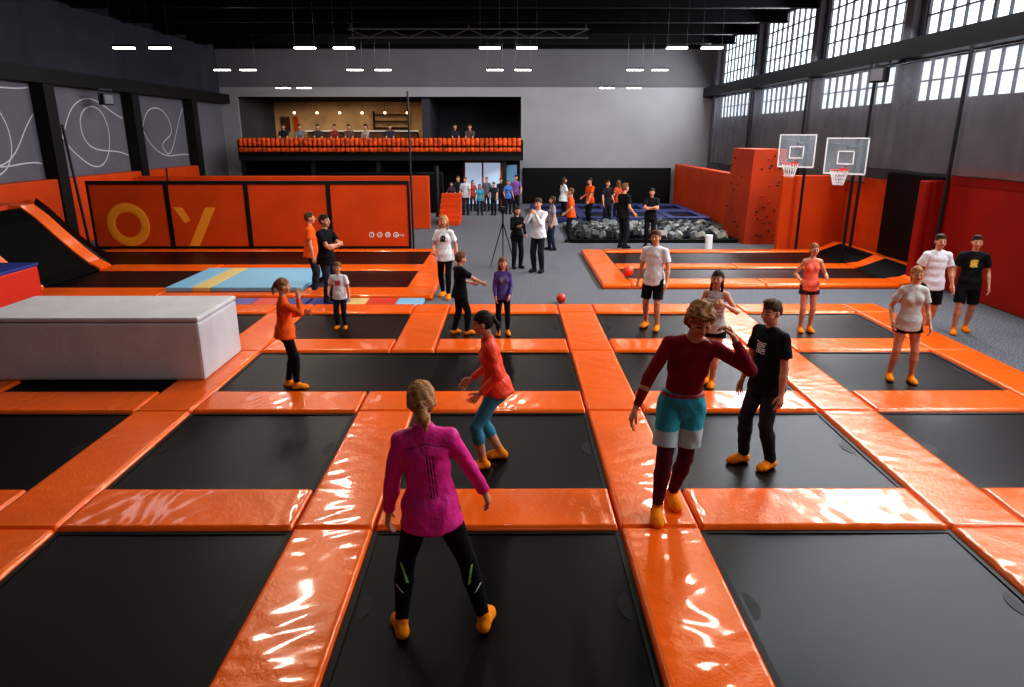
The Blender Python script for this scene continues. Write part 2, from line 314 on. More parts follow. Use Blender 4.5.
for i,(a,c) in enumerate(edges):
    t=thing('advertising_barrier',['orange barrier with a light orange ring print, leftmost of the four','orange barrier with a light orange slash print','plain orange barrier third from left','orange barrier with small white social media icons'][i],'barrier',((a+c)/2,20.75,0),0,'orange barriers behind the left lanes')
    B().box(a,c,20.7,20.78,.16,1.95,.015).to('banner',ORW,t)
    b=B()
    for (p,q,r,s) in ((a-.06,a,0,2.05),(c,c+.06,0,2.05)): b.box(p,q,20.68,20.8,r,s)
    b.box(a,c,20.68,20.8,1.95,2.05); b.box(a,c,20.68,20.8,.08,.16); b.to('frame',BLK,t)
    if i==0: B().ring((-11.15,20.695,.8),.5,.13,'y',32,6,flat=.06).to('ring_print',ORL,t)
    if i==1:
        B().prism([(-9.45,20.694,.17),(-9.15,20.694,.17),(-8.55,20.694,1.3),(-8.85,20.694,1.3)],(0,.01,0)).to('slash_print',ORL,t)
        B().prism([(-9.78,20.694,1.3),(-9.52,20.694,1.3),(-9.32,20.694,.92),(-9.5,20.694,.84)],(0,.01,0)).to('dash_print',ORL,t)
    if i==3:
        for k,ch in enumerate(('f','o','@','y')):
            x=-4.05+k*.24
            b=B(); b.ring((x,20.695,.5),.07,.012,'y',14,5); b.to('icon_ring',PLAINW,t)
            textmesh(ch,.13,'icon_letter',PLAINW,t,Matrix.Translation((x,20.69,.46))@Matrix.Rotation(R(90),4,'X'))
        textmesh('jump',.12,'printed_word',PLAINW,t,Matrix.Translation((-3.2,20.69,.46))@Matrix.Rotation(R(90),4,'X'))
tag(B().box(-13.4,-2.9,26.0,26.2,0,1.9,.03).to('wall_padding',ORW),'long orange padded partition behind the barrier row','partition')
tag(B().box(-8.5,-2.9,31.5,31.7,0,1.75,.03).to('wall_padding',RUB),'black padded partition under the balcony','partition')
tag(B().bar((-3.0,29.9,0),(-3.0,29.9,2.1),.09).to('support_post',BLK),'black post in front of the balcony','post')
tag(B().bar((-2.85,20.9,0),(-2.85,20.9,4.5),.03).to('net_pole',BLK),'thin black pole at right end of the barriers','pole')
tag(B().bar((-12.5,20.9,0),(-12.7,20.9,3.6),.04).to('net_pole',BLK),'thin black pole at left end of the barriers','pole')
tag(B().bar((-9.92,20.9,0),(-9.92,20.9,2.4),.03).to('net_pole',BLK),'short black pole between ring barrier and slash barrier','pole')
b=B()
for k in range(6): b.box(-2.7,-1.9,27+k*.3,27.3+k*.3,0,.18*(k+1),.01)
tag(b.to('staircase',ORW),'orange steps leading up under the balcony','stairs')
# ---------------------------------------------------------------- white block, red block, mats
t=thing('foam_block','large white vinyl vaulting block resting on the orange pads at left','foam block',(-5.64,9.67,ZP))
B().box(-7.15,-4.13,9.0,10.35,ZP,.93,.04).to('body',WHITE,t); B().box(-7.155,-4.125,8.995,10.355,.935,1.0,.03).to('lid',WHITE,t)
B().box(-7.1,-4.18,9.03,10.3,.925,.94).to('seam',SEAM,t)
t=thing('foam_block','orange foam block with blue top edge behind the white block','foam block',(-9.9,13.3,0)); B().box(-11.4,-9.5,12.7,14.0,0,.8,.03).to('body',REDV,t); B().box(-11.42,-9.48,12.68,14.02,.8,.86,.02).to('lid',BLUE,t)
t=thing('landing_mat','light blue landing mat with yellow middle stripe lying across left lanes','mat',(-5.85,15.6,ZP))
for k,(a,c,m) in enumerate(((-7.3,-6.75,LBLUE),(-6.74,-6.35,YEL),(-6.34,-4.4,LBLUE))): B().box(a,c,14.6,16.9,ZP+.005,ZP+.1,.02).to('mat_section',m,t)
t=thing('folding_mat','low folding mat with purple, red and blue sections behind the main court','mat',(-5.2,13.9,0))
for a,c,m in ((-5.9,-5.2,PUR),(-5.19,-4.6,REDV),(-4.59,-4.1,BLUE)): B().box(a,c,13.56,14.25,0,.07,.015).to('mat_section',m,t)
t=thing('folding_mat','low folding mat with blue, yellow and red sections behind the main court','mat',(-3.2,13.9,0))
for a,c,m in ((-4.05,-3.3,BLUE),(-3.29,-2.9,YEL),(-2.89,-2.3,REDV),(-2.29,-1.75,LBLUE)): B().box(a,c,13.56,14.25,0,.07,.015).to('mat_section',m,t)
# ---------------------------------------------------------------- right-hand second court
s2=[(15.4,16.05),(17.5,18.05),(20.0,20.4)]; x0,x1=2.75,8.8
for k,(a,c) in enumerate(s2):
    for q in range(2):
        place_pad(x0+(x1-x0)*q/2,x0+(x1-x0)*(q+1)/2,a,c,q,'orange pad of second court at right, %s strip, %s half'%(['nearest','middle','farthest'][k],['left','right'][q]),'second court pads')
    B_=B().prism([(x1,a,0),(x1,a,ZP),(9.1,a,.16),(9.5,a,.34),(9.68,a,.34),(9.68,a,0)],(0,c-a,0)); tag(B_.to('orange_ramp_pad',ORANGE),'orange padded ramp edge at right end of second court, %s of three'%['nearest','middle','farthest'][k],'ramp pad','right ramp pads')
for k,(a,c) in enumerate(((16.05,17.5),(18.05,20.0))):
    bed(x0,x1,a,c,'long black trampoline lane of second court, %s one'%['nearer','farther'][k],'second court trampolines',False)
    t=thing('tilted_trampoline','low black tilted trampoline at right end of second court, %s lane'%['nearer','farther'][k],'trampoline',(9,(a+c)/2,0),0,'right tilted trampolines')
    B().prism([(x1,a,.08),(9.5,a,.34),(9.55,a,.3),(x1+.05,a,.02)],(0,c-a,0)).to('jumping_mat',TILT,t)
    B().box(9.5,9.68,a,c,0,.36,.02).to('top_pad',ORANGE,t)
for k,(a,c) in enumerate(((15.4,18.05),(18.05,20.4))): place_pad(2.1,2.75,a,c,k,'orange pad along left edge of second court, %s one'%['nearer','farther'][k],'second court pads')
PY0,PY1=22.6,26.0
t=thing('foam_pit','low pit frame full of grey foam cubes behind second court','foam pit',(5.1,24.3,0))
b=B(); b.box(2.0,7.35,PY0-.2,PY0,0,.12,.03); b.box(2.0,2.2,PY0,PY1,0,.12,.03); b.box(7.15,7.35,PY0,PY1,0,.12,.03); b.to('rim',RUB,t); B().box(2.0,7.35,PY1,PY1+.35,0,.2,.03).to('back_edge',STEELG,t)
B().box(2.2,7.15,PY0,PY1,0,.03).to('foam_filling',mat('foam_base',(60,60,64),.9),t)
fm=[mat('foam_%s'%n_,c,.95,bump=(30,.5),spec=.1) for n_,c in (('grey',(120,121,122)),('dark',(54,55,58)),('light',(160,157,150)),('mid',(86,86,86)))]
proto=[]
for m in fm:
    bb=B(); bb.box(-.105,.105,-.105,.105,-.105,.105,.015); bm_=bb.bm; bmesh.ops.recalc_face_normals(bm_,faces=bm_.faces); me=bpy.data.meshes.new('foam_cube'); bm_.to_mesh(me); bm_.free(); me.materials.append(m); proto.append(me)
for yy in np.arange(PY0+.14,PY1-.05,.26):
    for xx in np.arange(2.34,7.08,.245):
        o=bpy.data.objects.new('foam_cube',proto[random.choice([0,0,1,2,3,1])]); COL.objects.link(o); o.location=(xx+random.uniform(-.04,.04),yy+random.uniform(-.04,.04),.17+random.uniform(-.01,.1)); o.rotation_euler=[random.uniform(-.7,.7) for _ in range(3)]
        tag(o,'grey foam cube lying loose in the foam pit','foam cube','foam cubes in the pit')
for i in range(4):
    for j in range(2):
        a=1.0+i*1.75; c=27.7+j*2.9
        t=thing('blue_trampoline','blue padded trampoline behind the foam pit, %s row, number %d from left'%(['nearer','farther'][j],i+1),'trampoline',(a+.85,c+1.4,0),0,'blue trampolines at the back')
        b=B(); b.box(a,a+1.7,c,c+.45,0,.22,.03); b.box(a,a+1.7,c+2.35,c+2.8,0,.22,.03); b.box(a,a+.35,c+.45,c+2.35,0,.22,.03); b.box(a+1.35,a+1.7,c+.45,c+2.35,0,.22,.03); b.to('blue_pad',DBLUE,t)
        B().box(a+.35,a+1.35,c+.45,c+2.35,.1,.14).to('jumping_mat',BLACKBED,t)
tag(B().box(8.25,8.6,24.6,35.8,0,1.95,.04).to('wall_padding',ORW),'orange padded side wall behind the foam pit at right','wall padding')
t=thing('climbing_wall','tall blocky orange bouldering wall dotted with small holds','climbing wall',(8.1,23.2,0))
B().hexa([(7.42,22.1,0),(8.7,22.1,0),(8.7,24.5,0),(7.42,24.5,0)],[(7.5,22.1,2.9),(8.5,22.1,2.9),(8.5,24.5,2.9),(7.6,24.5,2.9)]).to('board',ORC,t)
for k in range(26):
    x=random.uniform(7.65,8.4); z=random.uniform(.2,2.75); B().sph((x,22.09,z),.03,(1.2,.7,.8),8,6).to('hold',random.choice([BLK,STEEL,REDV]),t,smooth=True)
for k in range(12):
    y=random.uniform(22.4,24.3); z=random.uniform(.2,2.7); B().sph((7.42+.03*z,y,z),.035,(.7,1.2,.8),8,6).to('hold',random.choice([BLK,STEEL]),t,smooth=True)
tag(B().box(7.95,9.87,20.75,20.95,0,2.2,.03).to('wall_padding',ORW),'orange padded return wall beside the climbing wall','wall padding')
tag(B().box(XR-.2,XR-.003,2,15.7,0,2.62,.03).to('wall_padding',DRED),'tall deep red padding along near part of window wall','wall padding')
tag(B().box(9.2,9.87,15.75,16.0,0,2.35,.03).to('padded_pillar',DRED),'projecting red padded pillar at corner of the second court','pillar')
tag(B().box(9.72,9.89,16.02,18.4,0,2.4,.02).to('wall_padding',RUB),'tall black padding on wall behind the near ramp of second court','wall padding')
tag(B().box(XR-.1,XR-.003,18.42,20.7,0,2.2,.02).to('wall_padding',ORW),'orange padding on wall behind the far ramp of second court','wall padding')
tag(B().box(8.75,9.2,10.4,10.8,0,1.15,.05).to('padded_bollard',REDV),'red padded post standing at the far right edge','post')
np_=[(33.8,28.5),(28.5,23.2),(23.2,19.0),(19.0,15.2),(15.2,11.4),(11.4,6)]
for i,(a,c) in enumerate(np_):
    zb=2.1 if i<3 else 2.5
    t=thing('safety_net','grey safety net hanging along window wall, section %d from the far end'%(i+1),'net',(9.5,(a+c)/2,zb),0,'nets along the window wall')
    b=B(); nseg=60
    for k in range(nseg):
        fx=lambda q:9.44+.016*math.sin(q*.8+.5*math.sin(q*.37))+.03*math.sin(q*.19+i)
        ya=a+(c-a)*k/nseg; yb=a+(c-a)*(k+1)/nseg; xa=fx(k); xb=fx(k+1); b.quad((xa,ya,zb),(xb,yb,zb),(xb,yb,4.95),(xa,ya,4.95))
    b.to('net_mesh',NET,t,smooth=True)
    B().bar((9.44,a,4.95),(9.44,c,4.95),.02).to('top_rope',BLK,t); B().bar((9.44,a,zb),(9.44,c,zb),.015).to('bottom_rope',BLK,t)
    tag(B().bar((9.3,c,0),(9.35,c,5.05),.04).to('net_pole',BLK),'black net pole by the window wall, number %d from far end'%(i+1),'pole','net poles')
for i,(a,c) in enumerate(((16,21.5),(21.5,27),(27,34))):
    t=thing('safety_net','dark safety net above the beam of left wall, %s section'%['nearest','middle','farthest'][i],'net',(XL+.35,(a+c)/2,5.2),0,'nets above the left beam')
    B().box(XL+.34,XL+.36,a,c,5.2,7.2).to('net_mesh',DNET,t); B().bar((XL+.35,a,7.2),(XL+.35,c,7.2),.03).to('top_rope',BLK,t)
def hoop(px,Y,z,rz,lab):
    p=onY(px,150,Y); t=thing('basketball_hoop',lab,'basketball hoop',(p.x,Y,0),rz,'basketball hoops over second court')
    W,Hh=.5,.44; zc=z
    bb=B().box(-W,W,-.01,.01,zc-Hh,zc+Hh).to('backboard',GLASS,t,True)
    b=B()
    for (a,c,d,e) in ((-W,W,zc+Hh-.03,zc+Hh),(-W,W,zc-Hh,zc-Hh+.04),(-W,-W+.03,zc-Hh,zc+Hh),(W-.03,W,zc-Hh,zc+Hh),(-.2,.2,zc+.1,zc+.13),(-.2,.2,zc-.2,zc-.17),(-.2,-.17,zc-.2,zc+.13),(.17,.2,zc-.2,zc+.13)): b.box(a,c,-.025,-.012,d,e)
    b.to('white_lines',PLAINW,bb,True)
    rm=B().ring((0,-.36,zc-.32),.21,.013,'z',20,6).to('rim',REDV,t,True); B().box(-.06,.06,-.16,-.02,zc-.38,zc-.28).to('rim_bracket',REDV,rm,True)
    b=B(); 
    for k in range(16):
        a=2*math.pi*k/16; c=2*math.pi*(k+1)/16; za=zc-.32; zd=zc-.68
        b.bar((.21*math.cos(a),-.36+.21*math.sin(a),za),(.12*math.cos(c),-.36+.12*math.sin(c),zd),.006,4); b.bar((.21*math.cos(c),-.36+.21*math.sin(c),za),(.12*math.cos(a),-.36+.12*math.sin(a),zd),.006,4)
    b.to('net',PLAINW,rm,True)
    b=B(); b.bar((0,.02,zc+.2),(0,.75,zc+.2),.025); b.bar((0,.02,zc-.25),(0,.75,zc-.05),.025); b.bar((0,.75,0),(0,.75,zc+.4),.04); b.bar((-.45,.1,zc+.3),(0,.75,zc+.2),.015);b.bar((.45,.1,zc+.3),(0,.75,zc+.2),.015); b.to('support_arm',STEEL,t,True)
hoop(797,19.8,2.9,R(-42),'farther basketball hoop with clear backboard beside climbing wall'); hoop(847,17.8,2.82,R(-42),'nearer basketball hoop with clear backboard above second court')
# ---------------------------------------------------------------- balcony
t=thing('balcony','long balcony with orange padded parapet along the back wall','balcony',(-5.6,34,0))
B().box(-12.3,.65,33.0,35.88,2.2,2.4).to('slab',STEEL,t)
pp=B().box(-12.3,.65,33.0,33.12,2.4,3.1).to('parapet',RUB,t)
ORD=mat('orange_rail_padding',(190,74,26),.55,bump=(26,.9),var=(6,.3),spec=.2)
x=-12.25
while x<.5:
    b=B(); b.box(x+.004,x+.206,32.93,32.99,2.58,2.78,.05); b.box(x+.004,x+.206,32.9,33.18,2.82,3.2,.09); b.to('orange_cushion',ORD,pp,smooth=True); x+=.21
for xx in (-12.2,-9,-6,-.2): B().box(xx-.1,xx+.1,33.2,33.4,0,2.2).to('support_column',BLK,t)
t=thing('bench','dark bench on the balcony where spectators sit','bench',(-5.6,34.3,2.4)); B().box(-12,.4,34.2,34.7,2.8,2.86,.01).to('seat',WOOD,t)
for k in range(9): B().box(-11.9+k*1.5,-11.8+k*1.5,34.25,34.65,2.4,2.8).to('leg',BLK,t)
t=thing('bar_counter','wooden bar counter in the balcony cafe','counter',(-7,41,2.4)); B().box(-11,-5,40.0,40.6,2.4,3.5,.02).to('counter_front',WOOD,t); B().box(-11.1,-4.9,39.9,40.7,3.5,3.56).to('counter_top',PLAINW,t)
for i,xx in enumerate((-11.4,-10.2,-9,-7.8,-6.6,-5.4)):
    t=thing('pendant_lamp','small warm pendant lamp in the balcony cafe, number %d from left'%(i+1),'lamp',(xx,39.2,4.3),0,'cafe pendant lamps'); B().sph((xx,39.2,4.45),.07,(1,1,.8)).to('bulb',WARM,t,smooth=True); B().bar((xx,39.2,4.5),(xx,39.2,5.1),.012).to('cord',BLK,t)
tag(B().box(-4.3,-3.9,36.4,41.4,2.4,5.09).to('partition',WDARK),'dark partition dividing the balcony cafe','partition')
tag(B().box(-3.9,.55,41.3,41.45,2.4,5.09).to('cafe_screen',WDARK),'dark panel closing right part of the balcony cafe','panel')
for i,(xx,ww,zz,m) in enumerate(((-12.6,.5,3.9,WOOD),(-12.0,.25,3.9,ORW))): tag(B().box(xx-ww/2,xx+ww/2,41.42,41.49,zz-.4,zz+.4).to('wall_picture',m),['brown','orange'][i]+' rectangular picture on the cafe wall','picture')
t=thing('shelf_unit','dark bar shelf on the wall behind the balcony counter','shelf',(-7.5,41.3,3.6))
b=B()
for z in (3.7,4.05,4.4): b.box(-7.6,-5.6,41.15,41.48,z,z+.04)
for xx in (-7.6,-5.64): b.box(xx,xx+.04,41.15,41.48,3.6,4.6)
b.to('shelf_board',STEEL,t)
t=thing('door_1','','door',(-1.3,YB-.12,0)); del t['label'];del t['category']; t['kind']='structure'
B().box(-2.2,-.4,YB-.18,YB-.12,.0,2.0).to('glass_leaf',mat('bright_door',(190,205,230),.3,emit=.5),t); b=B()
for a in (-2.25,-1.34,-.42): b.box(a,a+.08,YB-.22,YB-.18,0,2.08)
b.box(-2.25,-.34,YB-.22,YB-.18,2.0,2.08); b.to('door_frame',ORW,t)
tag(B().box(-.2,.4,YB-.2,YB-.13,.6,1.9).to('poster',LBLUE),'light blue poster beside the bright doorway','poster')
def ball(px,py,r,z,lab):
    p=at(px,py+2,z); tag(B().sph((p.x,p.y,z+r),r,u=20,v=14).to('ball',REDV,smooth=True),lab,'ball')
ball(561,301,.1,0,'small red ball on the carpet behind the main court'); ball(628,275,.13,ZP,'red ball on the left edge of second court')
p=at(698,243,0); tag(B().bar((p.x,21.2,0),(p.x,21.2,.42),.11,16).to('foam_roller',PLAINW),'white upright cylinder in front of the foam pit','roller')
p=at(503,266,0); t=thing('tripod','black camera tripod on the grey carpet','tripod',(p.x,p.y,0))
for a in (90,210,330): B().bar((0,0,1.15),(.38*math.cos(R(a)),.38*math.sin(R(a)),0),.018,6,.012).to('leg',BLK,t,True)
b=B(); b.bar((0,0,1.0),(0,0,1.4),.022); b.box(-.05,.05,-.05,.05,1.38,1.42); b.to('column',BLK,t,True)
t2=thing('camera_body','black video camera mounted on the tripod','camera',(p.x,p.y,1.42)); B().box(-.07,.07,-.1,.1,.0,.13,.015).to('body',BLK,t2,True); B().bar((0,-.1,.065),(0,-.22,.065),.045,14).to('lens',STEEL,t2,True)
# ---------------------------------------------------------------- people: signed distance bodies
def A_(*a): return np.array(a,float)
def nr(v): return v/np.linalg.norm(v)
def ik(S,T,a,b,pole):
    d=T-S; L=np.linalg.norm(d); mx=(a+b)*.997
    if L>mx: T=S+d/L*mx; L=mx
    D=nr(T-S); x=(a*a-b*b+L*L)/(2*L); h=math.sqrt(max(a*a-x*x,0)); p=pole-D*np.dot(pole,D); p=nr(p)
    return S+D*x+p*h,T
def frame(yaw,pitch,roll=0):
    y,p,r=R(yaw),R(pitch),R(roll); Fw=A_(-math.sin(y),math.cos(y),0); Rt=A_(math.cos(y),math.sin(y),0); Z=A_(0,0,1)
    U=math.cos(p)*Z+math.sin(p)*Fw; F2=math.cos(p)*Fw-math.sin(p)*Z
    return math.cos(r)*Rt-math.sin(r)*U,F2,math.cos(r)*U+math.sin(r)*Rt
class Fld:
    def __init__(s): s.p=[]
    def seg(s,A,Bp,r0,r1,k=.012,X=None,q0=None,q1=None,f0=0,f1=0,op=0):
        A=np.asarray(A,float);Bp=np.asarray(Bp,float); L=max(np.linalg.norm(Bp-A),1e-5); D=(Bp-A)/L
        if X is None: X=A_(1,0,0) if abs(D[0])<.9 else A_(0,1,0)
        X=X-D*np.dot(X,D); X=nr(X); N=np.cross(D,X); q0=r0 if q0 is None else q0; q1=r1 if q1 is None else q1
        m=max(r0,r1,q0,q1)+k+.004; s.p.append(('s',np.minimum(A,Bp)-m,np.maximum(A,Bp)+m,k,op,(A,D,L,X,N,r0,r1,q0,q1,f0,f1)))
    def ell(s,C,fr,r,k=.008,op=0):
        m=max(r)+k+.004; s.p.append(('e',C-m,C+m,k,op,(C,fr,r)))
    def mesh(s,h,scale,name):
        add=[p for p in s.p if p[4]==0]
        lo=np.min([p[1] for p in add],0)-2*h; hi=np.max([p[2] for p in add],0)+2*h; n=np.ceil((hi-lo)/h).astype(int)+1
        v=np.full(n,1.,np.float32); ax=[(lo[i]+h*np.arange(n[i])).astype(np.float32) for i in range(3)]
        for ty,b0,b1,k,op,a in s.p:
            i0=np.clip(np.floor((b0-2*h-lo)/h).astype(int),0,n); i1=np.clip(np.ceil((b1+2*h-lo)/h).astype(int)+1,0,n)
            if (i1<=i0).any(): continue
            X=ax[0][i0[0]:i1[0]][:,None,None];Y=ax[1][i0[1]:i1[1]][None,:,None];Z=ax[2][i0[2]:i1[2]][None,None,:]
            if ty=='s':
                A,D,L,Xa,N,r0,r1,q0,q1,f0,f1=a; x=X-A[0];y=Y-A[1];z=Z-A[2]
                u=x*D[0]+y*D[1]+z*D[2]; t=np.clip(u/L,0,1); c=u-t*L; aa=x*Xa[0]+y*Xa[1]+z*Xa[2]; bb=x*N[0]+y*N[1]+z*N[2]
                rx=r0+(r1-r0)*t; ry=q0+(q1-q0)*t; rm=np.minimum(rx,ry); d=(np.sqrt((aa/rx)**2+(bb/ry)**2+(c/rm)**2)-1)*rm
                if f0: d=np.maximum(d,-u)
                if f1: d=np.maximum(d,u-L)
            else:
                C,fr,r=a; x=X-C[0];y=Y-C[1];z=Z-C[2]; kk=0
                for q in range(3): kk=kk+((x*fr[q][0]+y*fr[q][1]+z*fr[q][2])/r[q])**2
                d=(np.sqrt(kk)-1)*min(r)
            sl=v[i0[0]:i1[0],i0[1]:i1[1],i0[2]:i1[2]]
            if op==0: hh=np.clip(.5+.5*(sl-d)/k,0,1); nv=sl*(1-hh)+d*hh-k*hh*(1-hh)
            else: d=-d; hh=np.clip(.5-.5*(sl-d)/k,0,1); nv=sl*(1-hh)+d*hh+k*hh*(1-hh)
            v[i0[0]:i1[0],i0[1]:i1[1],i0[2]:i1[2]]=nv
        sg=v<0; cnt=np.zeros(np.array(v.shape)-1,np.int8)
        for dx in(0,1):
            for dy in(0,1):
                for dz in(0,1): cnt+=sg[dx:sg.shape[0]-1+dx,dy:sg.shape[1]-1+dy,dz:sg.shape[2]-1+dz]
        act=(cnt>0)&(cnt<8); I=np.argwhere(act); idx=np.full(act.shape,-1,np.int32); idx[act]=np.arange(len(I))
        cs=[(a,b,c) for a in(0,1) for b in(0,1) for c in(0,1)]; vv=[v[I[:,0]+a,I[:,1]+b,I[:,2]+c] for a,b,c in cs]
        P=np.zeros((len(I),3));W=np.zeros(len(I))
        for i in range(8):
            for j in range(i+1,8):
                if sum(abs(cs[i][q]-cs[j][q]) for q in range(3))!=1: continue
                m=(vv[i]<0)!=(vv[j]<0); den=vv[i]-vv[j]; den=np.where(np.abs(den)<1e-9,1,den); t=np.clip(vv[i]/den,0,1)
                P+=m[:,None]*(np.array(cs[i])+t[:,None]*(np.array(cs[j])-np.array(cs[i]))); W+=m
        P=(I+P/W[:,None])*h+lo; Q=[]
        def cell(g,da,db,ax):
            g=g.copy(); o=[q for q in range(3) if q!=ax]; g[:,o[0]]-=da; g[:,o[1]]-=db; return idx[g[:,0],g[:,1],g[:,2]]
        for axn in range(3):
            a=[slice(None)]*3;b=[slice(None)]*3; a[axn]=slice(0,-1); b[axn]=slice(1,None)
            s0=sg[tuple(a)];s1=sg[tuple(b)]
            for fl,msk in ((0,s0&~s1),(1,~s0&s1)):
                g=np.argwhere(msk); o=[q for q in range(3) if q!=axn]
                ok=(g[:,o[0]]>0)&(g[:,o[1]]>0)&(g[:,o[0]]<act.shape[o[0]])&(g[:,o[1]]<act.shape[o[1]]); g=g[ok]
                q=np.stack([cell(g,1,1,axn),cell(g,0,1,axn),cell(g,0,0,axn),cell(g,1,0,axn)],1)
                if (fl==1)!=(axn==1): q=q[:,::-1]
                Q.append(q)
        Q=np.concatenate(Q); Q=Q[(Q>=0).all(1)]
        me=bpy.data.meshes.new(name); me.vertices.add(len(P)); me.vertices.foreach_set('co',(P*scale).ravel()); me.loops.add(len(Q)*4); me.loops.foreach_set('vertex_index',Q.ravel().astype(np.int32))
        me.polygons.add(len(Q)); me.polygons.foreach_set('loop_start',np.arange(len(Q),dtype=np.int32)*4); me.polygons.foreach_set('use_smooth',np.ones(len(Q),bool)); me.update(calc_edges=True)
        return me,P,Q
def cloth(c,sheen=False):
    return mat('fabric_%d_%d_%d'%tuple(c),c,.85 if not sheen else .5,bump=(24,.5),spec=.2)
def skinm(c): return mat('skin_%d'%c[0],c,.55,var=(20,.05),spec=.35)
EYE=mat('eye_dark',(30,22,20),.3); LIP=mat('lip',(160,80,72),.5)
TORSO={'m':[(-.035,.083,.058),(.02,.084,.058),(.09,.072,.051),(.17,.082,.057),(.235,.087,.053),(.272,.070,.040)],
       'f':[(-.035,.088,.060),(.02,.086,.058),(.085,.062,.046),(.165,.070,.050),(.23,.071,.048),(.268,.056,.035)]}
def skeleton(sex,hs,q):
    J={}; sh={'m':.097,'f':.081}[sex]; px,py=q.get('p',(0,0)); hw=.048
    fr0=frame(q.get('tw0',0),q.get('lean',0)*.6,q.get('side',0)*.6); fr1=frame(q.get('tw',0),q.get('lean',0)*1.15,q.get('side',0)*1.15)
    fl=A_(*q.get('fl',(-.06,0,.04)));frr=A_(*q.get('fr',(.06,0,.04)))
    frx=frame(q.get('tw0',0),0)
    if 'pz' in q: pz=q['pz']
    else:
        pz=9
        for s,ft in((-1,fl),(1,frr)):
            hx=A_(px,py,0)+frx[0]*s*hw; dh=math.hypot(ft[0]-hx[0],ft[1]-hx[1]); pz=min(pz,ft[2]+math.sqrt(max(.05,.4825**2-dh*dh)))
        pz+=.01-q.get('bend',.004)
    pel=A_(px,py,pz); J['pel']=pel;J['f0']=fr0;J['f1']=fr1
    J['sp']=lambda u: pel+fr0[2]*min(u,.1)+fr1[2]*max(u-.1,0)
    J['frm']=lambda u: fr0 if u<.1 else fr1
    for n_,s,ft in(('l',-1,fl),('r',1,frr)):
        hip=pel+fr0[0]*s*hw-A_(0,0,.01); ty=q.get('t'+n_,8 if s<0 else -8); tf=frame(ty,0)
        kp=A_(*q['k'+n_]) if 'k'+n_ in q else tf[1]; kn,an=ik(hip,ft,.245,.24,kp); J['leg'+n_]=(hip,kn,an,tf)
        S=J['sp'](.268)+fr1[0]*s*sh; J['sh'+n_]=S
        T=A_(*q.get('h'+n_,(s*(.165 if sex=='m' else .15),.03,.49-.53+pz)))
        ep=A_(*q['e'+n_]) if 'e'+n_ in q else A_(s*.4,-1,-.2); el,wr=ik(S,T,.165,.145,ep); J['arm'+n_]=(S,el,wr)
    nb=J['sp'](.293); hf=frame(q.get('hy',0)+q.get('tw',0)*.7,q.get('hp',0)+q.get('lean',0)*.5,q.get('side',0)*.4)
    nd=nr(fr1[2]*.6+hf[2]*.5+hf[1]*.12); C=nb+nd*(.073+.043*hs); J['nb']=nb;J['hf']=hf;J['C']=C; J['hs']=hs; J['top']=C[2]+.062*hs*hf[2][2]+.004
    return J
def hand(f,J,n_,curl,hd):
    S,el,wr=J['arm'+n_]; D=nr(wr-el); s=-1 if n_=='l' else 1
    inn=-J['f1'][0]*s; N=inn-D*np.dot(inn,D); N=nr(N) if np.linalg.norm(N)>.1 else nr(np.cross(D,A_(0,1,0)))
    fw=np.cross(D,N)*(1 if s<0 else -1)
    if np.dot(fw,J['f1'][1]+A_(0,0,.3))<0: fw=-fw
    f.seg(wr,wr+D*.052,.0135,.023,.006,fw,.011,.011)
    for i,(o,L) in enumerate(((.0185,.043),(.0065,.049),(-.006,.046),(-.018,.036))):
        b=wr+D*.052+fw*o; c=curl*(1+.12*i); d1=nr(D*math.cos(c)+N*math.sin(c)+fw*o*5); m=b+d1*L*.55; d2=nr(D*math.cos(2.1*c)+N*math.sin(2.1*c)+fw*o*4)
        f.seg(b-D*.008,m,.0052,.0048,.0015); f.seg(m,m+d2*L*.5,.0047,.004,.0015)
    b=wr+D*.014+fw*.014; d1=nr(D*.75+fw*.6+N*.35); m=b+d1*.03; f.seg(b,m,.008,.0062,.004); f.seg(m,m+nr(D+fw*.15+N*.45)*.024,.0058,.0048,.002)
